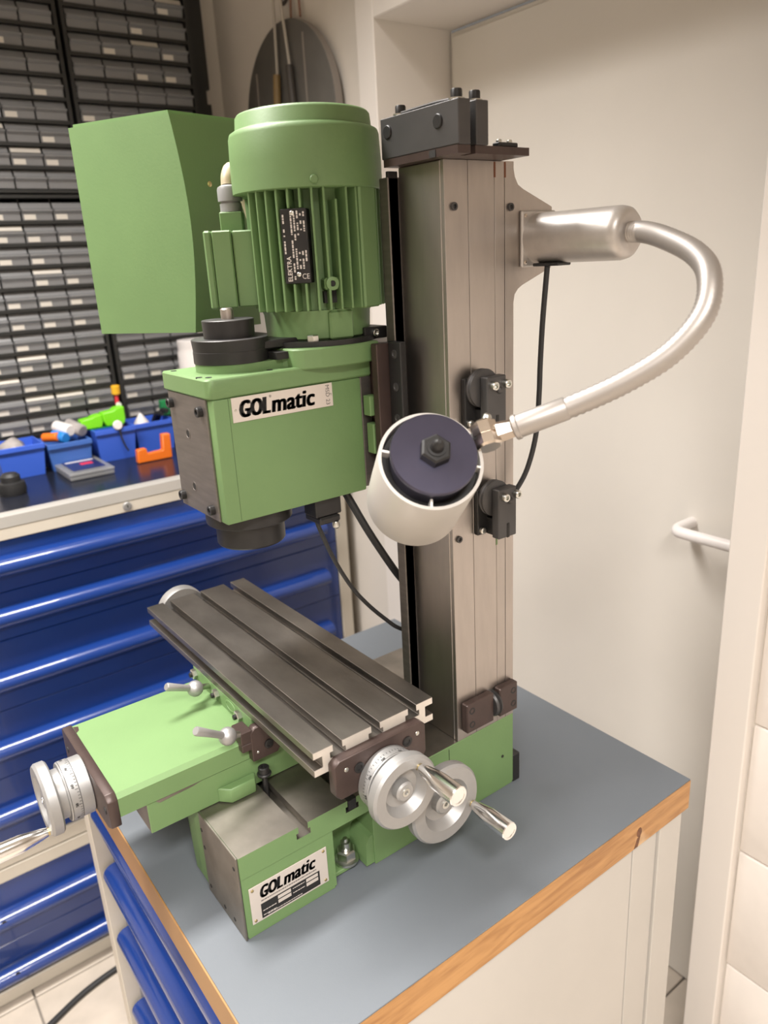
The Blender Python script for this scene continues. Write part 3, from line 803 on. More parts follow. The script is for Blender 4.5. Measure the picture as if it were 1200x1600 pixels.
# bare patches where the paint has chipped
for nm, c in (('bare_patch', (SX1 - 0.0016, SX1 - 0.0008, -0.108, -0.052, 0.1500, 0.1552)),):
    bm = NEW(); prism(bm, [(c[2], c[5]), (c[2] + 0.004, c[4] + 0.001), (c[2] + 0.02, c[4] + 0.002), (c[3] - 0.012, c[5] - 0.0022), (c[3], c[5])], 'yz', c[0], c[1])
    obj(nm, bm, WAY, saddle)
bm = NEW(); prism(bm, [(SX0 + 0.008, -0.1470), (SX0 + 0.024, -0.1472), (SX0 + 0.020, -0.1430), (SX0 + 0.011, -0.1415)], 'xy', SZ - 0.0003, SZ + 0.0002)
obj('bare_patch', bm, BROWN, saddle)
# end bracket, dial and hand wheel of the cross feed (axis along y)
bm = NEW()
prism(bm, [(SX0 - 0.001, 0.140), (SX0 + 0.010, 0.128), (SX1 - 0.014, 0.1380), (SX1 + 0.0010, 0.1465), (SX1 + 0.0010, 0.1790), (SX1 - 0.006, 0.1860), (SX0 + 0.004, 0.1860), (SX0 - 0.001, 0.1810)], 'xz', -0.1590, -0.1477, 0.0008)
pl = obj('end_bracket', bm, BROWN, saddle)
for x, z in ((-0.338, 0.160), (-0.190, 0.162)):
    bm = NEW(); cyl(bm, (x, -0.1597, z), (x, -0.158, z), 0.0045, 14)
    obj('screw', bm, BLACK, pl)

def hand_wheel(name, face, axis, back, R, rdial, parent, handle, hl, dial=True, lab=None):
    """face: centre of the front rim; axis points outward; back: distance from the face to the bracket."""
    a = Vector(axis).normalized(); face = Vector(face)
    bm = NEW()
    th = 0.0155
    lathe(bm, face - a*th, a, [(0, R*0.80), (0.001, R - 0.002), (0.003, R), (th - 0.003, R), (th, R - 0.0025), (th, R*0.66), (th - 0.011, R*0.50), (th - 0.0125, R*0.30)], 48)
    W = obj(name, bm, ALU, parent, sharp=28, label=lab)
    bm = NEW(); lathe(bm, face - a*0.0125, a, [(0, R*0.27), (0.0085, R*0.27), (0.0105, R*0.22)], 28)
    hb = obj('hub', bm, ALU, W)
    bm = NEW(); lathe(bm, face - a*0.002, a, [(0, R*0.11), (0.0008, R*0.11), (0.0008, R*0.06), (-0.001, R*0.05)], 18)
    obj('hub_screw', bm, ZINC, hb)
    if dial:
        L = back - th
        bm = NEW()
        lathe(bm, face - a*back, a, [(0, rdial - 0.001), (0.001, rdial), (L*0.38, rdial), (L*0.39, rdial - 0.0010), (L*0.41, rdial + 0.0006), (L*0.70, rdial + 0.0006), (L*0.705, rdial - 0.0012), (L*0.715, rdial + 0.0004), (L*0.76, rdial - 0.0005), (L*0.77, rdial*0.84), (L, rdial*0.84)], 48)
        dl = obj('dial', bm, ALU, W, sharp=25, label='graduated dial drum')
        bm = NEW(); _, u, v = frame_of(a)
        for k in range(60):
            q = 2*PI*k/60
            c = face - a*(back - L*0.42) + (u*math.cos(q) + v*math.sin(q))*(rdial + 0.0006)
            ln = 0.0036 if k % 5 == 0 else 0.0022
            tt = (-u*math.sin(q) + v*math.cos(q))*0.00032; n = (u*math.cos(q) + v*math.sin(q))*0.0002
            vs_ = [bm.verts.new(c + n + s1*tt + a*s2) for s1, s2 in ((-1, 0), (1, 0), (1, ln), (-1, ln))]
            bm.faces.new(vs_)
        o = obj('graduations', bm, TICK, dl); o['kind'] = 'stuff'
        # engraved figures round the drum
        bm = NEW()
        for k in range(10):
            q = 2*PI*(k + 0.0)/10
            rad = u*math.cos(q) + v*math.sin(q); tt = -u*math.sin(q) + v*math.cos(q)
            c = face - a*(back - L*0.42 - 0.0040) + rad*(rdial + 0.0009)
            g = text_bm(str(k*10), c - tt*0.0022, tt, a, 0.0050, 0.0030, 0, 0, 0.0005)
            me = bpy.data.meshes.new('tmp'); g.to_mesh(me); g.free(); bm.from_mesh(me); bpy.data.meshes.remove(me)
        o = obj('figures', bm, TICK, dl); o['kind'] = 'stuff'
    else:
        bm = NEW(); cyl(bm, face - a*back, face - a*th, rdial, 24, 0.0005)
        obj('shaft', bm, ALU, W)
    h = Vector(handle)
    bm = NEW()
    lathe(bm, h - a*0.002, a, [(0, 0.0045), (0.004, 0.0045)], 14)
    f_ = obj('handle', bm, BRASS, W)
    bm = NEW()
    lathe(bm, h + a*0.002, a, [(0, 0.0050), (hl*0.12, 0.0070), (hl*0.40, 0.0098), (hl*0.47, 0.0104), (hl - 0.001, 0.0112), (hl, 0.0104), (hl, 0.0082), (hl - 0.0008, 0.0080)], 28)
    obj('grip', bm, CHROME, f_, sharp=25)
    return W
hand_wheel('hand_wheel', (-0.2625, -0.2100, 0.1563), (0, -1, 0), 0.0508, 0.0425, 0.0345, saddle, (-0.2488, -0.2100, 0.1240), 0.062, lab='cross feed hand wheel')

# --- table
TX0, TX1, TY0, TY1, TZ, TZB = -0.5108, -0.0338, 0.0183, 0.1812, 0.2363, 0.2062
sl = [(0.0435, 0.0549), (0.0940, 0.1051), (0.1453, 0.1568)]
prof = [(TY0, TZB), (TY0, TZB + 0.0085), (TY0 + 0.0110, TZB + 0.0085), (TY0 + 0.0110, TZ - 0.0085), (TY0, TZ - 0.0085), (TY0, TZ)]
for a, b in sl:
    prof += [(a, TZ), (a, TZ - 0.0085), (a - 0.004, TZ - 0.0085), (a - 0.004, TZ - 0.0150), (b + 0.004, TZ - 0.0150), (b + 0.004, TZ - 0.0085), (b, TZ - 0.0085), (b, TZ)]
prof += [(TY1, TZ), (TY1, TZ - 0.0085), (TY1 - 0.0110, TZ - 0.0085), (TY1 - 0.0110, TZB + 0.0085), (TY1, TZB + 0.0085), (TY1, TZB)]
bm = NEW(); prism(bm, prof, 'yz', TX0, TX1, 0.0004)
table = obj('table', bm, [TABLE, CUT], mm, pick=lambda f: 1 if abs(f.normal.x) > 0.9 else 0)
bm = NEW(); prism(bm, [(0.035, 0.181), (0.041, 0.174), (0.152, 0.174), (0.159, 0.181), (0.159, 0.2170), (0.152, 0.2228), (0.042, 0.2228), (0.035, 0.2170)], 'yz', TX1 + 0.0002, TX1 + 0.0130, 0.0012)
ep = obj('end_bracket', bm, BROWN, table)
for y, z, rr in ((0.066, 0.204, 0.0062), (0.132, 0.206, 0.0062)):
    socket_screw(ep, (TX1 + 0.0128, y, z), (1, 0, 0), rr, 0.0016)
for y, z in ((0.050, 0.2085), (0.147, 0.2095)):
    bm = NEW(); lathe(bm, (TX1 + 0.0130, y, z), (1, 0, 0), [(0, 0.0028), (0.0006, 0.0024), (0.001, 0.001)], 12)
    obj('pin', bm, ZINC, ep)
hand_wheel('hand_wheel', (0.0192, 0.0989, 0.1773), (1, 0, 0), 0.0400, 0.0430, 0.0365, table, (0.0192, 0.1174, 0.2014), 0.060, lab='table feed hand wheel')
bm = NEW(); lathe(bm, (TX0, 0.075, 0.212), (-1, 0, 0), [(0, 0.036), (0.004, 0.0375), (0.016, 0.0375), (0.018, 0.034), (0.018, 0.02), (0.012, 0.015)], 36)
obj('end_cap', bm, ALU, table, label='round aluminium end cap at the far end')
# second hand wheel on the side of the base
hand_wheel('hand_wheel', (0.0000, 0.1700, 0.1120), (1, 0, 0), 0.0795, 0.0500, 0.0150, base, (0.0000, 0.2100, 0.0930), 0.060, dial=False, lab='rear hand wheel on the base')

# --- column
CX0, CX1, CY0, CY1, CZ = -0.1550, -0.0791, 0.2585, 0.3605, 0.8135
bm = NEW(); mbox(bm, CX0, CX1 - 0.006, CY0 + 0.0002, CY1, BZ + 0.0002, CZ, 0.001)
col = obj('column', bm, STEEL, mm)
for a, b in ((0.2586, 0.2918), (0.2924, 0.3308), (0.3313, 0.3462)):
    bm = NEW(); mbox(bm, CX1 - 0.0058, CX1, a, b, BZ + 0.0004, CZ, 0.0004)
    obj('side_strip', bm, STEEL, col)
bm = NEW()
prism(bm, [(0.3467, BZ + 0.0004), (0.3605, BZ + 0.0004), (0.3605, 0.664), (0.3625, 0.673), (0.3680, 0.679), (0.3745, 0.6825), (0.4235, 0.7000), (0.4235, 0.7670), (0.376, 0.7855), (0.3675, 0.7900), (0.3625, 0.798), (0.3605, 0.806), (0.3605, CZ), (0.3467, CZ)], 'yz', CX1 - 0.0058, CX1)
obj('side_strip', bm, STEEL, col, label='rear side plate with a bracket wing for the lamp')
for y, z in ((0.271, 0.768), (0.355, 0.767), (0.268, 0.396)):
    bm = NEW(); lathe(bm, (CX1 - 0.0005, y, z), (1, 0, 0), [(0, 0.0042), (0.003, 0.0042), (0.003, 0.0024), (0.001, 0.002)], 16)
    obj('socket_screw', bm, GUNMETAL, col)
bm = NEW(); mbox(bm, CX1 - 0.0004, CX1 + 0.0003, 0.3298, 0.3325, 0.372, 0.392)
obj('paint_trace', bm, GREEN, col)
for yy in (0.3305, 0.3462):
    bm = NEW(); mbox(bm, CX1 - 0.002, CX1 + 0.0002, yy - 0.0006, yy + 0.0022, 0.797, 0.8125)
    obj('copper_tab', bm, mat('copper_strip', (0.17, 0.065, 0.035), 0.4, 0.6), col)
# guide rail on the left of the column
bm = NEW(); mbox(bm, -0.1715, -0.1552, 0.2440, 0.3600, BZ + 0.0004, 0.8040, 0.001)
rl = obj('guide_rail', bm, DSTEEL, col)
bm = NEW(); mbox(bm, -0.1600, -0.1552, 0.2450, 0.2582, BZ + 0.0004, 0.8100, 0.0005)
obj('rail_side_shade', bm, BLACK, rl)  # black strip paints in the shade on the rail's right side
# lower clamp blocks and roller
for ya, yb in ((0.2655, 0.3135), (0.3245, 0.3580)):
    bm = NEW(); mbox(bm, CX1 + 0.0002, CX1 + 0.0115, ya, yb, 0.1290, 0.1715, 0.0015)
    cbk = obj('clamp_block', bm, BROWN, col)
    yy = ya + 0.009 if ya < 0.3 else yb - 0.008
    for z in (0.1405, 0.1605):
        bm = NEW(); lathe(bm, (CX1 + 0.0105, yy, z), (1, 0, 0), [(0, 0.0048), (0.0013, 0.0048), (0.0013, 0.0030), (-0.001, 0.0026)], 16)
        obj('socket_screw', bm, BLACK, cbk)
bm = NEW(); lathe(bm, (CX1 + 0.001, 0.3135, 0.150), (0, 1, 0), [(0, 0.0165), (0.0028, 0.0185), (0.0040, 0.0150), (0.0062, 0.0150), (0.0075, 0.0185), (0.0108, 0.0165)], 32)
obj('roller', bm, GUNMETAL, col)
# head cap on top of the column
bm = NEW(); prism(bm, [(-0.1600, 0.2434), (-0.0400, 0.2434), (-0.0400, 0.2600), (-0.0560, 0.2600), (-0.0560, 0.2665), (-0.0400, 0.2665), (-0.0400, 0.3430), (-0.1600, 0.3430)], 'xy', CZ + 0.0002, CZ + 0.0078)
cp = obj('cap_plate', bm, BROWN, col)
bm = NEW(); mbox(bm, -0.0825, -0.0730, 0.2428, 0.2450, CZ + 0.0005, CZ + 0.0072)
obj('slot', bm, HOLE, cp)
for ya, yb, xa, xb in ((0.2430, 0.2590, -0.1625, -0.0380), (0.2665, 0.2830, -0.1500, -0.0380)):
    bm = NEW(); mbox(bm, xa, xb, ya, yb, CZ + 0.0080, 0.8615, 0.0008)
    cb_ = obj('cap_block', bm, GUNMETAL, cp)
    if ya < 0.25:
        for x, z in ((-0.1500, 0.8475), (-0.0680, 0.8455)):
            bm = NEW(); lathe(bm, (x, ya + 0.0006, z), (0, -1, 0), [(0, 0.0068), (0.0016, 0.0068), (0.0022, 0.0060)], 22)
            obj('plug', bm, BLACK, cb_)
    for x in ((-0.1365, -0.0490) if ya < 0.25 else (-0.0490,)):
        bm = NEW(); lathe(bm, (x, (ya + yb)/2, 0.8615), (0, 0, 1), [(0, 0.0078), (0.0016, 0.0078)], 20)
        ws = obj('washer', bm, ZINC, cb_)
        socket_screw(cb_, (x, (ya + yb)/2, 0.8632), (0, 0, 1), 0.0056, 0.0080)
bm = NEW(); tube(bm, [(-0.130, 0.2470, 0.8630), (-0.105, 0.2480, 0.8636), (-0.075, 0.2490, 0.8640), (-0.054, 0.2500, 0.8632)], 0.0014, 8, 5)
obj('tension_spring', bm, GUNMETAL, cp)
bm = NEW(); mbox(bm, -0.0530, -0.0430, 0.3020, 0.3300, CZ + 0.0080, CZ + 0.0125, 0.001)
obj('clip', bm, BLACK, cp)
for y in (0.307, 0.322):
    bm = NEW(); lathe(bm, (-0.048, y, CZ + 0.0125), (0, 0, 1), [(0, 0.003), (0.002, 0.003), (0.003, 0.002)], 12)
    obj('screw', bm, ZINC, cp)
# travel stops with knurled discs on the column side
for zc, yc in ((0.563, 0.3000), (0.4285, 0.3170)):
    bm = NEW(); mbox(bm, CX1 + 0.0003, CX1 + 0.0070, yc - 0.0240, yc + 0.0180, zc - 0.0330, zc + 0.0240, 0.001)
    ts = obj('travel_stop', bm, BLACK, col)
    bm = NEW(); lathe(bm, (CX1 + 0.0072, yc - 0.0020, zc + 0.0120), (1, 0, 0), [(0, 0.0215), (0.003, 0.0220), (0.0045, 0.0200), (0.006, 0.0220), (0.0085, 0.0220), (0.0095, 0.0200)], 40)
    obj('knurled_disc', bm, GUNMETAL, ts)
    bm = NEW(); mbox(bm, CX1 + 0.0168, CX1 + 0.0290, yc - 0.0105, yc + 0.0195, zc - 0.0360, zc + 0.0260, 0.0012)
    bl = obj('stop_block', bm, GUNMETAL, ts)
    bm = NEW(); mbox(bm, CX1 + 0.0070, CX1 + 0.0168, yc - 0.0090, yc + 0.0180, zc - 0.0330, zc - 0.0120)
    obj('spacer', bm, BLACK, ts)
    bm = NEW(); mbox(bm, CX1 + 0.0284, CX1 + 0.0294, yc + 0.0030, yc + 0.0070, zc - 0.0362, zc - 0.0180)
    obj('slot', bm, HOLE, bl)
    for y in (yc - 0.0020, yc + 0.0180):
        bm = NEW(); lathe(bm, (CX1 + 0.0288, y, zc + 0.0160), (1, 0, 0), [(0, 0.0050), (0.0055, 0.0050), (0.0062, 0.0044), (0.0062, 0.0026), (0.003, 0.0024)], 18)
        obj('socket_screw', bm, ZINC, bl)
    bm = NEW(); ball(bm, (CX1 + 0.0288, yc + 0.0080, zc + 0.0100), 0.0042, 12)
    obj('pin', bm, GUNMETAL, bl)
    bm = NEW(); lathe(bm, (CX1 + 0.0070, yc - 0.0180, zc - 0.0270), (1, 0, 0), [(0, 0.0042), (0.004, 0.0042), (0.005, 0.003)], 14)
    obj('screw', bm, ZINC, ts)

# --- head
HX0, HX1, HY0, HY1, HZ0, HZ1 = -0.3091, -0.1872, 0.0224, 0.2230, 0.4477, 0.6094
bm = NEW(); mbox(bm, HX0, HX1, HY0 + 0.0010, 0.2140, HZ0, 0.5875, 0.0025, 2)
head = obj('milling_head', bm, GREEN, mm)
bm = NEW()   # cover plate with rounded rear swelling
prism(bm, [(HX0 - 0.002, HY0 - 0.0035), (HX1 - 0.0065, HY0 - 0.0035), (HX1 + 0.0006, HY0 + 0.003), (HX1 + 0.0006, 0.2300), (HX0 - 0.002, 0.2300)], 'xy', 0.5878, HZ1, 0.002)
cov = obj('head_cover', bm, GREEN, head)
bm = NEW()
pts = [(-0.248 + 0.0415*math.cos(a), 0.080 + 0.0415*math.sin(a)) for a in [PI + PI*k/16 for k in range(17)]]
pts += [(-0.2065, 0.122), (-0.2000, 0.1300), (-0.312, 0.1300), (-0.2895, 0.122)]
prism(bm, pts, 'xy', HZ1 - 0.001, 0.6185)
obj('pulley_boss', bm, GREEN, cov)
bm = NEW()
pts = [(-0.2050, 0.1260), (-0.1920, 0.1275), (-0.1830, 0.1370), (-0.1760, 0.1560), (-0.1730, 0.1800), (-0.1735, 0.2080), (-0.1760, 0.2360), (-0.3130, 0.2360), (-0.3130, 0.1260)]
prism(bm, pts, 'xy', 0.6060, 0.6290, 0.0015)
obj('motor_seat', bm, GREEN, cov)
bm = NEW(); mbox(bm, -0.235, -0.200, 0.112, 0.1400, 0.6190, 0.6268)
obj('belt_opening', bm, HOLE, cov)
for x, y in ((-0.205, 0.030), (-0.215, 0.0235), (-0.198, 0.100), (-0.296, 0.028)):
    bm = NEW(); cyl(bm, (x, y, HZ1 - 0.001), (x, y, HZ1 + 0.0005), 0.0035, 14)
    obj('hole', bm, HOLE, cov)
bm = NEW(); mbox(bm, -0.305, -0.2015, HY0 - 0.0016, HY0 + 0.0008, HZ0 + 0.0015, 0.5872, 0.0004)
hfp = obj('front_plate', bm, DSTEEL, head, label='dark steel front plate with socket screws')
for x, z in ((-0.2960, 0.5740), (-0.2150, 0.5730), (-0.2960, 0.4620), (-0.2150, 0.4610)):
    socket_screw(hfp, (x, HY0 - 0.0016, z), (0, -1, 0), 0.0058, 0.0060)
for x, z in ((-0.2600, 0.5420), (-0.2620, 0.4790)):
    bm = NEW(); lathe(bm, (x, HY0 - 0.0010, z), (0, -1, 0), [(0, 0.0062), (0.0009, 0.0062), (0.0009, 0.0046), (0.0001, 0.004)], 18)
    h_ = obj('threaded_hole', bm, DSTEEL, hfp)
    bm = NEW(); cyl(bm, (x, HY0 - 0.0012, z), (x, HY0 - 0.0017, z), 0.0043, 18)
    obj('bore', bm, HOLE, h_)
bm = NEW(); mbox(bm, HX1 - 0.0005, HX1 + 0.0002, 0.0407, 0.0411, HZ0 + 0.002, 0.5870)
obj('seam', bm, mat('seam_shadow_green', (0.05, 0.09, 0.03), 0.6), head)
# name plate on the head
XS = HX1 + 0.0001
bm = NEW(); mbox(bm, XS, XS + 0.0010, 0.0440, 0.1725, 0.5602, 0.5872, 0.0002)
hn = obj('name_plate', bm, PLATE, head, label='silver name plate lettered GOLmatic')
X2 = XS + 0.00115
logo(hn, X2, 0.0520, 0.5645, 0.0965, 0.0188, 0.14, 0.0022)
obj('lettering', text_bm('®', (X2, 0.0895, 0.5815), U, V, 0.0030, 0.0030), INK, hn)
obj('lettering', text_bm('MSD 23', (X2, 0.1630, 0.5850), (0, 0, -1), (0, 1, 0), 0.0225, 0.0052), PRINTGREY, hn)
for y, z in ((0.0480, 0.5735), (0.1695, 0.5740)):
    bm = NEW(); lathe(bm, (XS + 0.001, y, z), (1, 0, 0), [(0, 0.0014), (0.0006, 0.0011), (0.0009, 0.0004)], 10)
    obj('rivet', bm, ZINC, hn)
# rear swivel plate, brown slide and black gib towards the column
bm = NEW(); mbox(bm, -0.302, -0.1885, 0.2141, 0.2300, HZ0 + 0.004, 0.5876, 0.001)
obj('swivel_plate', bm, DSTEEL, head)
bm = NEW(); mbox(bm, -0.330, -0.1700, 0.2302, 0.2440, 0.452, 0.6260, 0.001)
sd = obj('head_slide', bm, BROWN, head)
bm = NEW(); mbox(bm, -0.330, -0.1720, 0.2440, 0.330, 0.452, 0.6240, 0.001)
obj('slide_body', bm, BROWN, sd)
bm = NEW(); mbox(bm, -0.1700, -0.1585, 0.2190, 0.2438, 0.452, 0.6270, 0.001)
obj('slide_side', bm, BROWN, sd)
bm = NEW(); mbox(bm, -0.1583, -0.1345, 0.2350, 0.2436, 0.452, 0.6290, 0.0012)
gb = obj('gib_strip', bm, BLACK, sd)
for z in (0.615, 0.577, 0.540, 0.505):
    bm = NEW(); lathe(bm, (-0.1455, 0.2352, z), (0, -1, 0), [(0, 0.0050), (0.0012, 0.0050), (0.0012, 0.0032), (0.0003, 0.0028)], 18)
    obj('gib_screw', bm, GUNMETAL, gb)
bm = NEW(); mbox(bm, -0.1860, -0.1720, 0.2150, 0.2290, 0.5420, 0.5660, 0.001)
obj('cast_lug', bm, GREEN, head)
bm = NEW(); mbox(bm, -0.1860, -0.1720, 0.2180, 0.2290, 0.495, 0.5320, 0.001)
obj('cast_lug', bm, GREEN, head)
# spindle nose below
bm = NEW(); lathe(bm, (-0.249, 0.080, HZ0 + 0.001), (0, 0, -1), [(0, 0.052), (0.018, 0.052), (0.0195, 0.050), (0.0195, 0.042), (0.0215, 0.0415), (0.045, 0.0415), (0.047, 0.040), (0.047, 0.020), (0.035, 0.016)], 44)
obj('spindle_nose', bm, BLACK, head)
# limit switch connector under the head
bm = NEW(); mbox(bm, -0.225, -0.196, 0.143, 0.180, 0.424, HZ0 - 0.0002, 0.0015)
sw = obj('connector', bm, BLACK, head)
bm = NEW(); mbox(bm, -0.229, -0.193, 0.146, 0.176, 0.4150, 0.4240, 0.002)
obj('connector_hood', bm, BLACK, sw)
bm = NEW(); lathe(bm, (-0.196, 0.170, 0.4150), (0, 0, -1), [(0, 0.0035), (0.003, 0.0048), (0.007, 0.0048), (0.009, 0.003)], 16)
obj('screw', bm, ZINC, sw)
# step pulley
bm = NEW(); lathe(bm, (-0.248, 0.080, 0.6187), (0, 0, 1), [(0, 0.0425), (0.0130, 0.0425), (0.0132, 0.0420), (0.0255, 0.0432), (0.0262, 0.0424), (0.0262, 0.0290), (0.0263, 0.0285), (0.0455, 0.0292), (0.0462, 0.0284)], 64)
pu = obj('spindle_pulley', bm, [BLACK, GUNMETAL], mm, sharp=25, pick=lambda f: 1 if f.normal.z > 0.7 else 0)
bm = NEW(); lathe(bm, (-0.248, 0.080, 0.6649), (0, 0, 1), [(0, 0.0072), (0.0105, 0.0072), (0.0120, 0.0060)], 24)
obj('spindle_shaft', bm, STEEL, pu)
# motor plate
bm = NEW()
prism(bm, [(-0.175 - 0.075 + 0.075*math.cos(a)*1.0, 0.195 + 0.075*math.sin(a)) for a in [2*PI*k/40 for k in range(40)]], 'xy', 0.6292, 0.6350)
obj('motor_plate', bm, BLACK, mm)
bm = NEW(); mbox(bm, -0.262, -0.215, 0.105, 0.150, 0.6305, 0.6395, 0.001)
obj('belt_tensioner', bm, BLACK, mm)
bm = NEW(); mbox(bm, -0.230, -0.188, 0.225, 0.258, 0.6300, 0.6440, 0.001)
tl = obj('tension_lug', bm, BLACK, mm)
socket_screw(tl, (-0.1885, 0.240, 0.6370), (1, 0, 0), 0.0045, 0.004, ZINC)
for x, y in ((-0.196, 0.158),):
    bm = NEW(); lathe(bm, (x, y, 0.6350), (0, 0, 1), [(0, 0.0070), (0.0060, 0.0070), (0.0070, 0.0058)], 6)
    obj('hex_bolt', bm, ZINC, mm)

# --- motor
MX, MY = -0.250, 0.200
motor = None
bm = NEW(); lathe(bm, (MX, MY, 0.6352), (0, 0, 1), [(0, 0.0600), (0.002, 0.0625), (0.028, 0.0640), (0.033, 0.0660)], 56)
motor = obj('motor', bm, GREEN, mm)
bm = NEW(); lathe(bm, (MX, MY, 0.6684), (0, 0, 1), [(0, 0.0620), (0.132, 0.0620)], 56)
mb = obj('motor_body', bm, GREEN, motor)
va = math.atan2(-0.305 - MY, 0.563 - MX)     # bearing of the operator from the motor
def at_dir(a, r, z): return Vector((MX + r*math.cos(a), MY + r*math.sin(a), z))
def radial_box(bm, ang, r0, r1, wd, z0, z1, bev=0.0):
    b2 = NEW(); mbox(b2, r0, r1, -wd/2, wd/2, z0, z1, bev)
    Mx = Matrix.Translation((MX, MY, 0)) @ Matrix.Rotation(ang, 4, 'Z')
    bmesh.ops.transform(b2, matrix=Mx, verts=b2.verts[:])
    me = bpy.data.meshes.new('tmp'); b2.to_mesh(me); b2.free(); bm.from_mesh(me); bpy.data.meshes.remove(me)
    return bm
# cooling fins; the wide foot pads, the plate and the terminal box take the place of some
for k in range(40):
    d = -PI + 2*PI*k/40 + 0.04
    if -1.95 < d < -0.93 or 0.72 < d < 1.05: continue
    z0_, z1_ = 0.6690, 0.7985
    if -0.42 < d < -0.02:
        for (a, b) in ((0.6690, 0.6985), (0.7760, 0.7985)):
            bm = NEW(); radial_box(bm, va + d, 0.060, 0.0835, 0.0026, a, b, 0.0006); obj('fin', bm, GREEN, mb)
        continue
    if 0.24 < d < 0.40:
        bm = NEW(); radial_box(bm, va + d, 0.060, 0.0835, 0.0026, 0.6690, 0.7835, 0.0006); obj('fin', bm, GREEN, mb)
        continue
    bm = NEW(); radial_box(bm, va + d, 0.060, 0.0835, 0.0026, z0_, z1_, 0.0006)
    obj('fin', bm, GREEN, mb)
bm = NEW(); radial_box(bm, va + 0.885, 0.060, 0.0840, 0.030, 0.6680, 0.7985, 0.002)
obj('foot_pad', bm, GREEN, mb)
bm = NEW(); radial_box(bm, va + 0.24, 0.060, 0.0795, 0.017, 0.6905, 0.7030, 0.002)
ring = obj('earth_boss', bm, GREEN, mb)
e = at_dir(va + 0.235, 0.079, 0.6970); ed = Vector((math.cos(va + 0.235), math.sin(va + 0.235), 0))
bm = NEW(); lathe(bm, e, ed, [(0, 0.0072), (0.0045, 0.0072), (0.0050, 0.0064), (0.0050, 0.0034), (0.001, 0.003)], 22)
obj('boss_ring', bm, GREEN, ring)
bm = NEW(); cyl(bm, e + ed*0.0020, e + ed*0.0036, 0.0033, 14)
obj('bore', bm, HOLE, ring)
bm = NEW(); radial_box(bm, va + 0.24, 0.0600, 0.0700, 0.0150, 0.6760, 0.6890)
obj('pocket', bm, HOLE, mb)
bm = NEW(); radial_box(bm, va + 0.42, 0.050, 0.0672, 0.030, 0.6352, 0.6670, 0.002)
obj('flange_rib', bm, GREEN, motor)
# nameplate
pd = va - 0.215
pn = Vector((math.cos(pd), math.sin(pd), 0)); ptan = Vector((-math.sin(pd), math.cos(pd), 0))
bm = NEW(); radial_box(bm, pd, 0.0660, 0.0835, 0.0285, 0.6990, 0.7755, 0.0006)
mp_ = obj('motor_plate_bracket', bm, BLACK, mb, label='black rating plate lettered ELEKTRA')
c0 = at_dir(pd, 0.0837, 0)
def plate_pt(u_, z): return c0 + ptan*u_ + Vector((0, 0, z))
up_ = Vector((0, 0, 1))
obj('lettering', text_bm('ELEKTRA', plate_pt(-0.0060, 0.7015), up_, -ptan, 0.0260, 0.0050, 0, 0.02), WHITEPRINT, mp_)
obj('lettering', text_bm('CE', plate_pt(0.0050, 0.7035), (ptan + up_*0.0), up_, 0.0080, 0.0055), WHITEPRINT, mp_)
bm = NEW(); rnd = random.Random(11)
for u_ in (-0.0115, -0.0030, 0.0005, 0.0040, 0.0075, 0.0110):
    z = 0.703 if u_ < 0.0 else 0.714
    if u_ == -0.0115: z = 0.730
    while z < 0.770:
        L = rnd.uniform(0.0012, 0.0042)
        if rnd.random() < 0.78 and not (u_ > 0.002 and 0.733 < z < 0.748) :
            q = [plate_pt(u_ - 0.0009, z), plate_pt(u_ + 0.0009, z), plate_pt(u_ + 0.0009, z + L), plate_pt(u_ - 0.0009, z + L)]
            bm.faces.new([bm.verts.new(x) for x in q])
        z += L + 0.0007
obj('small_print', bm, WHITEPRINT, mp_)
for z in (0.7085, 0.7712):
    bm = NEW(); q = plate_pt(0.0015 if z < 0.72 else -0.001, z)
    lathe(bm, q - pn*0.0004, pn, [(0, 0.0026), (0.0008, 0.0024), (0.0016, 0.0012)], 14)
    obj('rivet', bm, ZINC, mp_)
# fan cover
bm = NEW(); lathe(bm, (MX, MY, 0.7955), (0, 0, 1), [(0, 0.0850), (0.001, 0.0862), (0.030, 0.0862), (0.058, 0.0850), (0.0625, 0.0835), (0.0645, 0.0800), (0.0650, 0.0775), (0.0660, 0.0768), (0.0790, 0.0755), (0.0815, 0.0735), (0.0825, 0.0700)], 72)
fc = obj('fan_cover', bm, GREEN, motor, sharp=50)
sd_ = va + 0.085
q = at_dir(sd_, 0.0858, 0.803); qn = Vector((math.cos(sd_), math.sin(sd_), 0))
bm = NEW(); lathe(bm, q, qn, [(0, 0.0046), (0.002, 0.0046), (0.0032, 0.0036)], 16)
fs_ = obj('screw', bm, GREEN, fc)
# terminal box, square to the operator's left
td = va - PI/2 - 0.02
bm = NEW(); radial_box(bm, td, 0.0560, 0.0880, 0.080, 0.6755, 0.7585, 0.0015)
tb = obj('terminal_box', bm, GREEN, motor)
bm = NEW(); radial_box(bm, td, 0.0888, 0.1108, 0.083, 0.6750, 0.7592, 0.0015)
ld = obj('lid', bm, GREEN, tb)
bm = NEW(); radial_box(bm, td, 0.1114, 0.1200, 0.083, 0.6745, 0.7596, 0.002)
obj('lid_front', bm, GREEN, ld)
g0 = at_dir(td, 0.0900, 0.7585)
bm = NEW(); mbox(bm, -0.0130, 0.0130, -0.0130, 0.0130, 0.7580, 0.7800, 0.0012)
bmesh.ops.transform(bm, matrix=Matrix.Translation((g0.x, g0.y, 0)) @ Matrix.Rotation(td, 4, 'Z'), verts=bm.verts[:])
obj('cable_socket', bm, GREEN, tb)
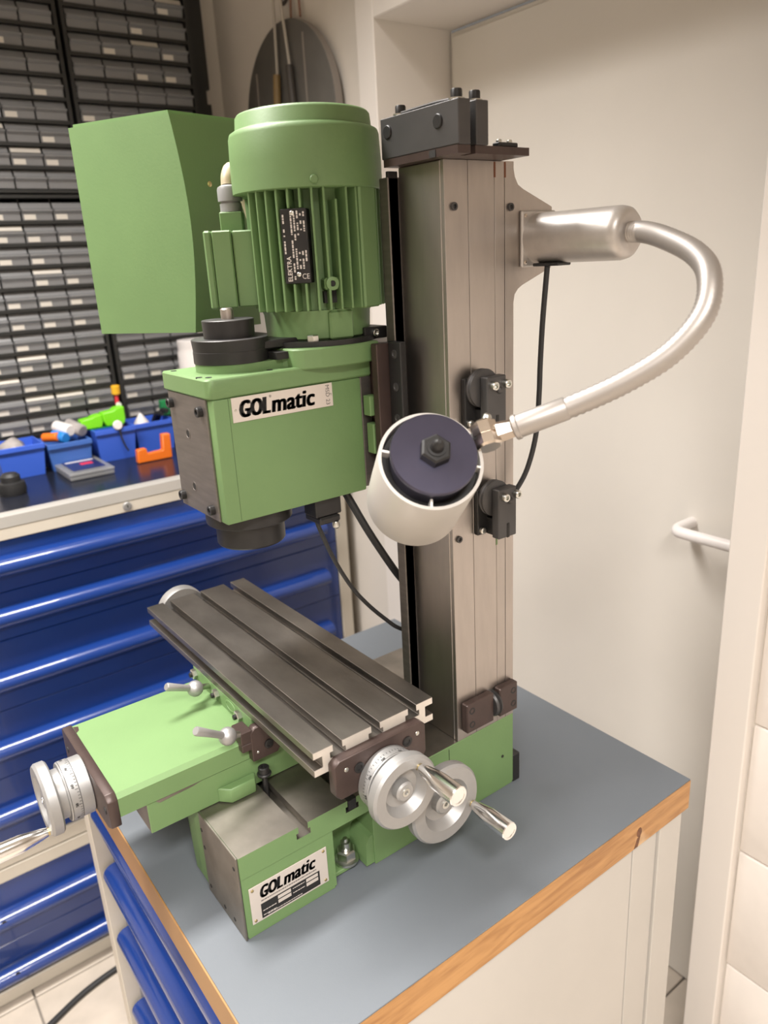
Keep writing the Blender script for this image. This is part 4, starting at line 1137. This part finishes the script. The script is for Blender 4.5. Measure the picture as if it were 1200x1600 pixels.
bm = NEW(); lathe(bm, (g0.x, g0.y, 0.7802), (0, 0, 1), [(0, 0.0125), (0.0090, 0.0125), (0.0092, 0.0112), (0.0112, 0.0112), (0.0114, 0.0140), (0.0240, 0.0140), (0.0270, 0.0128), (0.0290, 0.0085)], 12)
gl = obj('cable_gland', bm, GLANDG, tb)
bm = NEW(); tube(bm, [(g0.x, g0.y, 0.8080), (g0.x - 0.002, g0.y + 0.002, 0.818), (g0.x - 0.007, g0.y + 0.008, 0.8255), (g0.x - 0.020, g0.y + 0.020, 0.824), (g0.x - 0.036, g0.y + 0.040, 0.800), (g0.x - 0.044, g0.y + 0.060, 0.740)], 0.0088, 14, 6)
obj('cable_sheath', bm, IVORY, gl)

# --- belt guard swung up beside the motor
A_, B_, C_ = Vector((-0.5505, 0.0305)), Vector((-0.4105, 0.1095)), Vector((-0.4400, 0.2220))
D_ = Vector((-0.590, 0.145))
dab = (B_ - A_).normalized()
bm = NEW(); R = []
NL = 12
for k in range(NL + 1):
    s = k/NL; z = 0.6405 + (0.9050 - 0.6405)*s
    bow = dab*0.0140*math.sin(PI*s)
    R.append([bm.verts.new((q.x, q.y, z)) for q in (A_, B_ + bow, C_, D_)])
for P_, Q_ in zip(R, R[1:]):
    for k in range(4): bm.faces.new((P_[k], P_[(k+1) % 4], Q_[(k+1) % 4], Q_[k]))
bm.faces.new(R[0][::-1]); bm.faces.new(R[-1])
es = [e_ for e_ in bm.edges if (abs(e_.verts[0].co.z - e_.verts[1].co.z) < 1e-6 and e_.verts[0].co.z > 0.904)]
bmesh.ops.bevel(bm, geom=es, offset=0.004, segments=2, affect='EDGES')
gd = obj('belt_guard', bm, GREEN, mm, sharp=30, label='green sheet metal belt guard swung up')
q = B_*0.62 + C_*0.38
bm = NEW(); n_ = Vector((C_.y - B_.y, -(C_.x - B_.x), 0)).normalized()
if n_.x < 0: n_ = -n_
q = q + dab*0.0060
lathe(bm, (q.x, q.y, 0.822), n_, [(-0.001, 0.0035), (0.002, 0.0035), (0.003, 0.002)], 12)
obj('screw', bm, BRASS, gd)
bm = NEW(); mbox(bm, -0.470, -0.3112, 0.190, 0.215, 0.6095, 0.6300, 0.001); mbox(bm, -0.470, -0.445, 0.170, 0.200, 0.6095, 0.6400, 0.001)
obj('guard_hinge', bm, BLACK, mm)

# --- machine cables
bm = NEW(); tube(bm, [(-0.212, 0.152, 0.4155), (-0.211, 0.157, 0.398), (-0.207, 0.170, 0.360), (-0.202, 0.190, 0.318), (-0.196, 0.210, 0.288), (-0.189, 0.232, 0.262), (-0.184, 0.252, 0.243), (-0.185, 0.300, 0.215), (-0.20, 0.38, 0.16), (-0.23, 0.42, 0.06), (-0.25, 0.44, 0.012), (-0.27, 0.47, 0.006)], 0.0028, 10, 6)
obj('switch_cable', bm, RUBBER, mm)
bm = NEW(); tube(bm, [(-0.215, 0.196, 0.4470), (-0.210, 0.203, 0.430), (-0.200, 0.222, 0.385), (-0.190, 0.250, 0.330), (-0.187, 0.275, 0.29), (-0.20, 0.33, 0.20), (-0.22, 0.40, 0.09), (-0.24, 0.45, 0.020), (-0.27, 0.49, 0.0085), (-0.3, 0.52, 0.0075)], 0.0050, 10, 6)
obj('power_cable', bm, RUBBER, mm)

# ------------------------------------------------------------------ gooseneck work lamp bolted to the column
lamp = thing('work_lamp', 'silver gooseneck work lamp with white cylindrical shade on the column', 'lamp', (CX1, 0.395, 0.73))
LY, LZ = 0.3955, 0.7325
bm = NEW(); mbox(bm, CX1 + 0.0002, CX1 + 0.0050, LY - 0.0260, LY + 0.0300, LZ - 0.0305, LZ + 0.0305, 0.0015)
fl = obj('mounting_flange', bm, LAMPSILVER, lamp)
for y, z in ((-0.021, 0.025), (-0.021, -0.025), (0.025, 0.025), (0.025, -0.025)):
    bm = NEW(); lathe(bm, (CX1 + 0.0050, LY + y, LZ + z), (1, 0, 0), [(0, 0.0024), (0.0008, 0.0022), (0.0014, 0.001)], 12)
    obj('screw', bm, NICKEL, fl)
bm = NEW(); L = 0.0500 - (CX1 + 0.005)
lathe(bm, (CX1 + 0.0050, LY + 0.002, LZ), (1, 0, 0), [(0, 0.0275), (L - 0.012, 0.0272), (L - 0.005, 0.0255), (L - 0.001, 0.0215), (L, 0.0175)], 48)
obj('base_can', bm, LAMPSILVER, lamp, sharp=50)
bm = NEW(); mbox(bm, -0.068, -0.030, LY - 0.016, LY + 0.006, LZ - 0.0300, LZ - 0.0265, 0.001)
obj('cord_grommet', bm, RUBBER, lamp)
path = [(0.0450, 0.3975, 0.7330), (0.0700, 0.3930, 0.7315), (0.1057, 0.3755, 0.7246), (0.1520, 0.3518, 0.7105), (0.1820, 0.3286, 0.6920), (0.1908, 0.3107, 0.6617), (0.1759, 0.2905, 0.6308), (0.1485, 0.2675, 0.6066), (0.1140, 0.2413, 0.5855), (0.0728, 0.2057, 0.5645)]
bm = NEW(); tube(bm, path, 0.0098, 20, 16, rib=0.0009)
obj('gooseneck', bm, NECK, lamp, sharp=60)
e0, e1 = Vector((0.114, 0.2413, 0.5855)), Vector((0.0728, 0.2057, 0.5645))
dn = (e1 - e0).normalized()
bm = NEW(); lathe(bm, e1 - dn*0.050, dn, [(0, 0.0103), (0.001, 0.0109), (0.046, 0.0111), (0.047, 0.0121), (0.0505, 0.0121), (0.0515, 0.0110)], 32)
obj('end_ferrule', bm, NECK, lamp)
lc = Vector((0.0427, 0.1281, 0.5431)); la = Vector((-0.7015, 0.3244, -0.6343)).normalized()
# knuckle between the neck and the shade
j1 = Vector((0.0570, 0.1800, 0.5585)); 
bm = NEW(); dj = j1 - e1
lathe(bm, e1, dj, [(0, 0.0085), (dj.length*0.62, 0.0105), (dj.length*0.64, 0.0095)], 6)
kn = obj('joint', bm, NICKEL, lamp)
bm = NEW(); ax2 = la.cross(dj.normalized()).normalized()
lathe(bm, e1 + dj*0.92 - ax2*0.013, ax2, [(0, 0.0110), (0.002, 0.0130), (0.010, 0.0130), (0.0102, 0.0118), (0.0125, 0.0118), (0.0127, 0.0130), (0.024, 0.0130), (0.026, 0.011)], 8)
obj('joint_clamp', bm, NICKEL, kn)
rad = (j1 - lc); rad = (rad - la*rad.dot(la)); rl_ = rad.normalized()
s0 = lc + rl_*0.046 + la*0.008
bm = NEW(); cyl(bm, e1 + dj*0.95, s0, 0.0095, 16)
obj('joint_stem', bm, BLACK, kn)
bm = NEW(); lathe(bm, e1 + dj*0.9 + ax2*0.010, ax2*0.6 - dn*0.5, [(0, 0.004), (0.010, 0.0045), (0.012, 0.003)], 12)
obj('joint_screw', bm, ZINC, kn)
# shade: thin walled white cylinder, open at the back
bm = NEW(); R0 = 0.0490
lathe(bm, lc, la, [(0.0, R0 - 0.0030), (0.0, R0), (0.001, R0 + 0.0003), (0.060, R0 + 0.0003), (0.098, R0 - 0.0002), (0.100, R0 - 0.001), (0.100, R0 - 0.003), (0.098, R0 - 0.0035), (0.055, R0 - 0.0032)], 72)
for f in [f for f in bm.faces if len(f.verts) > 10]:
    bm.faces.remove(f)
R1 = R0 - 0.003
a, u, v = frame_of(la)
# inner wall and a floor behind the socket
ringA = [bm.verts.new(lc + (u*math.cos(2*PI*k/72) + v*math.sin(2*PI*k/72))*R1) for k in range(72)]
ringB = [bm.verts.new(lc + la*0.055 + (u*math.cos(2*PI*k/72) + v*math.sin(2*PI*k/72))*R1) for k in range(72)]
for k in range(72): bm.faces.new((ringA[k], ringA[(k+1) % 72], ringB[(k+1) % 72], ringB[k]))
bmesh.ops.remove_doubles(bm, verts=bm.verts[:], dist=0.0001)
shade = obj('lamp_shade', bm, SHADEW, lamp, sharp=40)
bm = NEW(); lathe(bm, lc + la*0.010, la, [(0, R1 - 0.0012), (0.040, R1 - 0.0014), (0.041, R1 - 0.004)], 60)
so = obj('socket_body', bm, BLACK, lamp)
bm = NEW(); lathe(bm, lc - la*0.0150, la, [(0, 0.0395), (0.001, 0.0402), (0.0050, 0.0402), (0.0052, 0.0380), (0.0255, 0.0380)], 64)
ds = obj('back_disc', bm, LAMPDARK, lamp, sharp=40)
for ang in (-2.82, 1.762, 0.263):
    dd = u*math.cos(ang) + v*math.sin(ang); tt = la.cross(dd)
    bm = NEW(); b2 = mbox(bm, 0.0385, R1 + 0.0006, -0.0011, 0.0011, 0.000, 0.010)
    bmesh.ops.transform(bm, matrix=Matrix(((dd.x, tt.x, la.x, lc.x), (dd.y, tt.y, la.y, lc.y), (dd.z, tt.z, la.z, lc.z), (0, 0, 0, 1))), verts=bm.verts[:])
    obj('shade_clip', bm, SHADEIN, shade)
bm = NEW(); lathe(bm, lc - la*0.0150, -la, [(0, 0.0148), (0.0085, 0.0148), (0.0102, 0.0128)], 6, 0.3)
nt_ = obj('back_nut', bm, BLACK, ds)
bm = NEW(); lathe(bm, lc - la*0.0250, -la, [(0, 0.0090), (0.0015, 0.0088), (0.0015, 0.0062), (0.006, 0.0058), (0.0105, 0.0045), (0.0128, 0.0018)], 24)
obj('stud', bm, BLACK, nt_)
bm = NEW(); lathe(bm, lc + la*0.0960, la, [(0, R0 - 0.0045), (0.002, R0 - 0.0045)], 48)
obj('lamp_glass', bm, WHITEP, lamp)
bm = NEW(); tube(bm, [(-0.0500, 0.3850, LZ - 0.0270), (-0.0500, 0.3832, 0.690), (-0.0510, 0.3790, 0.640), (-0.0520, 0.3770, 0.590), (-0.0520, 0.3760, 0.560), (-0.0540, 0.3735, 0.510), (-0.0590, 0.3640, 0.468), (-0.0660, 0.3520, 0.4420), (-0.0700, 0.3450, 0.434)], 0.0032, 10, 6)
obj('lamp_cord', bm, RUBBER, lamp)

# ------------------------------------------------------------------ lift everything so that the floor is at z = 0
for o in ROOTS:
    o.location.z += FLOOR
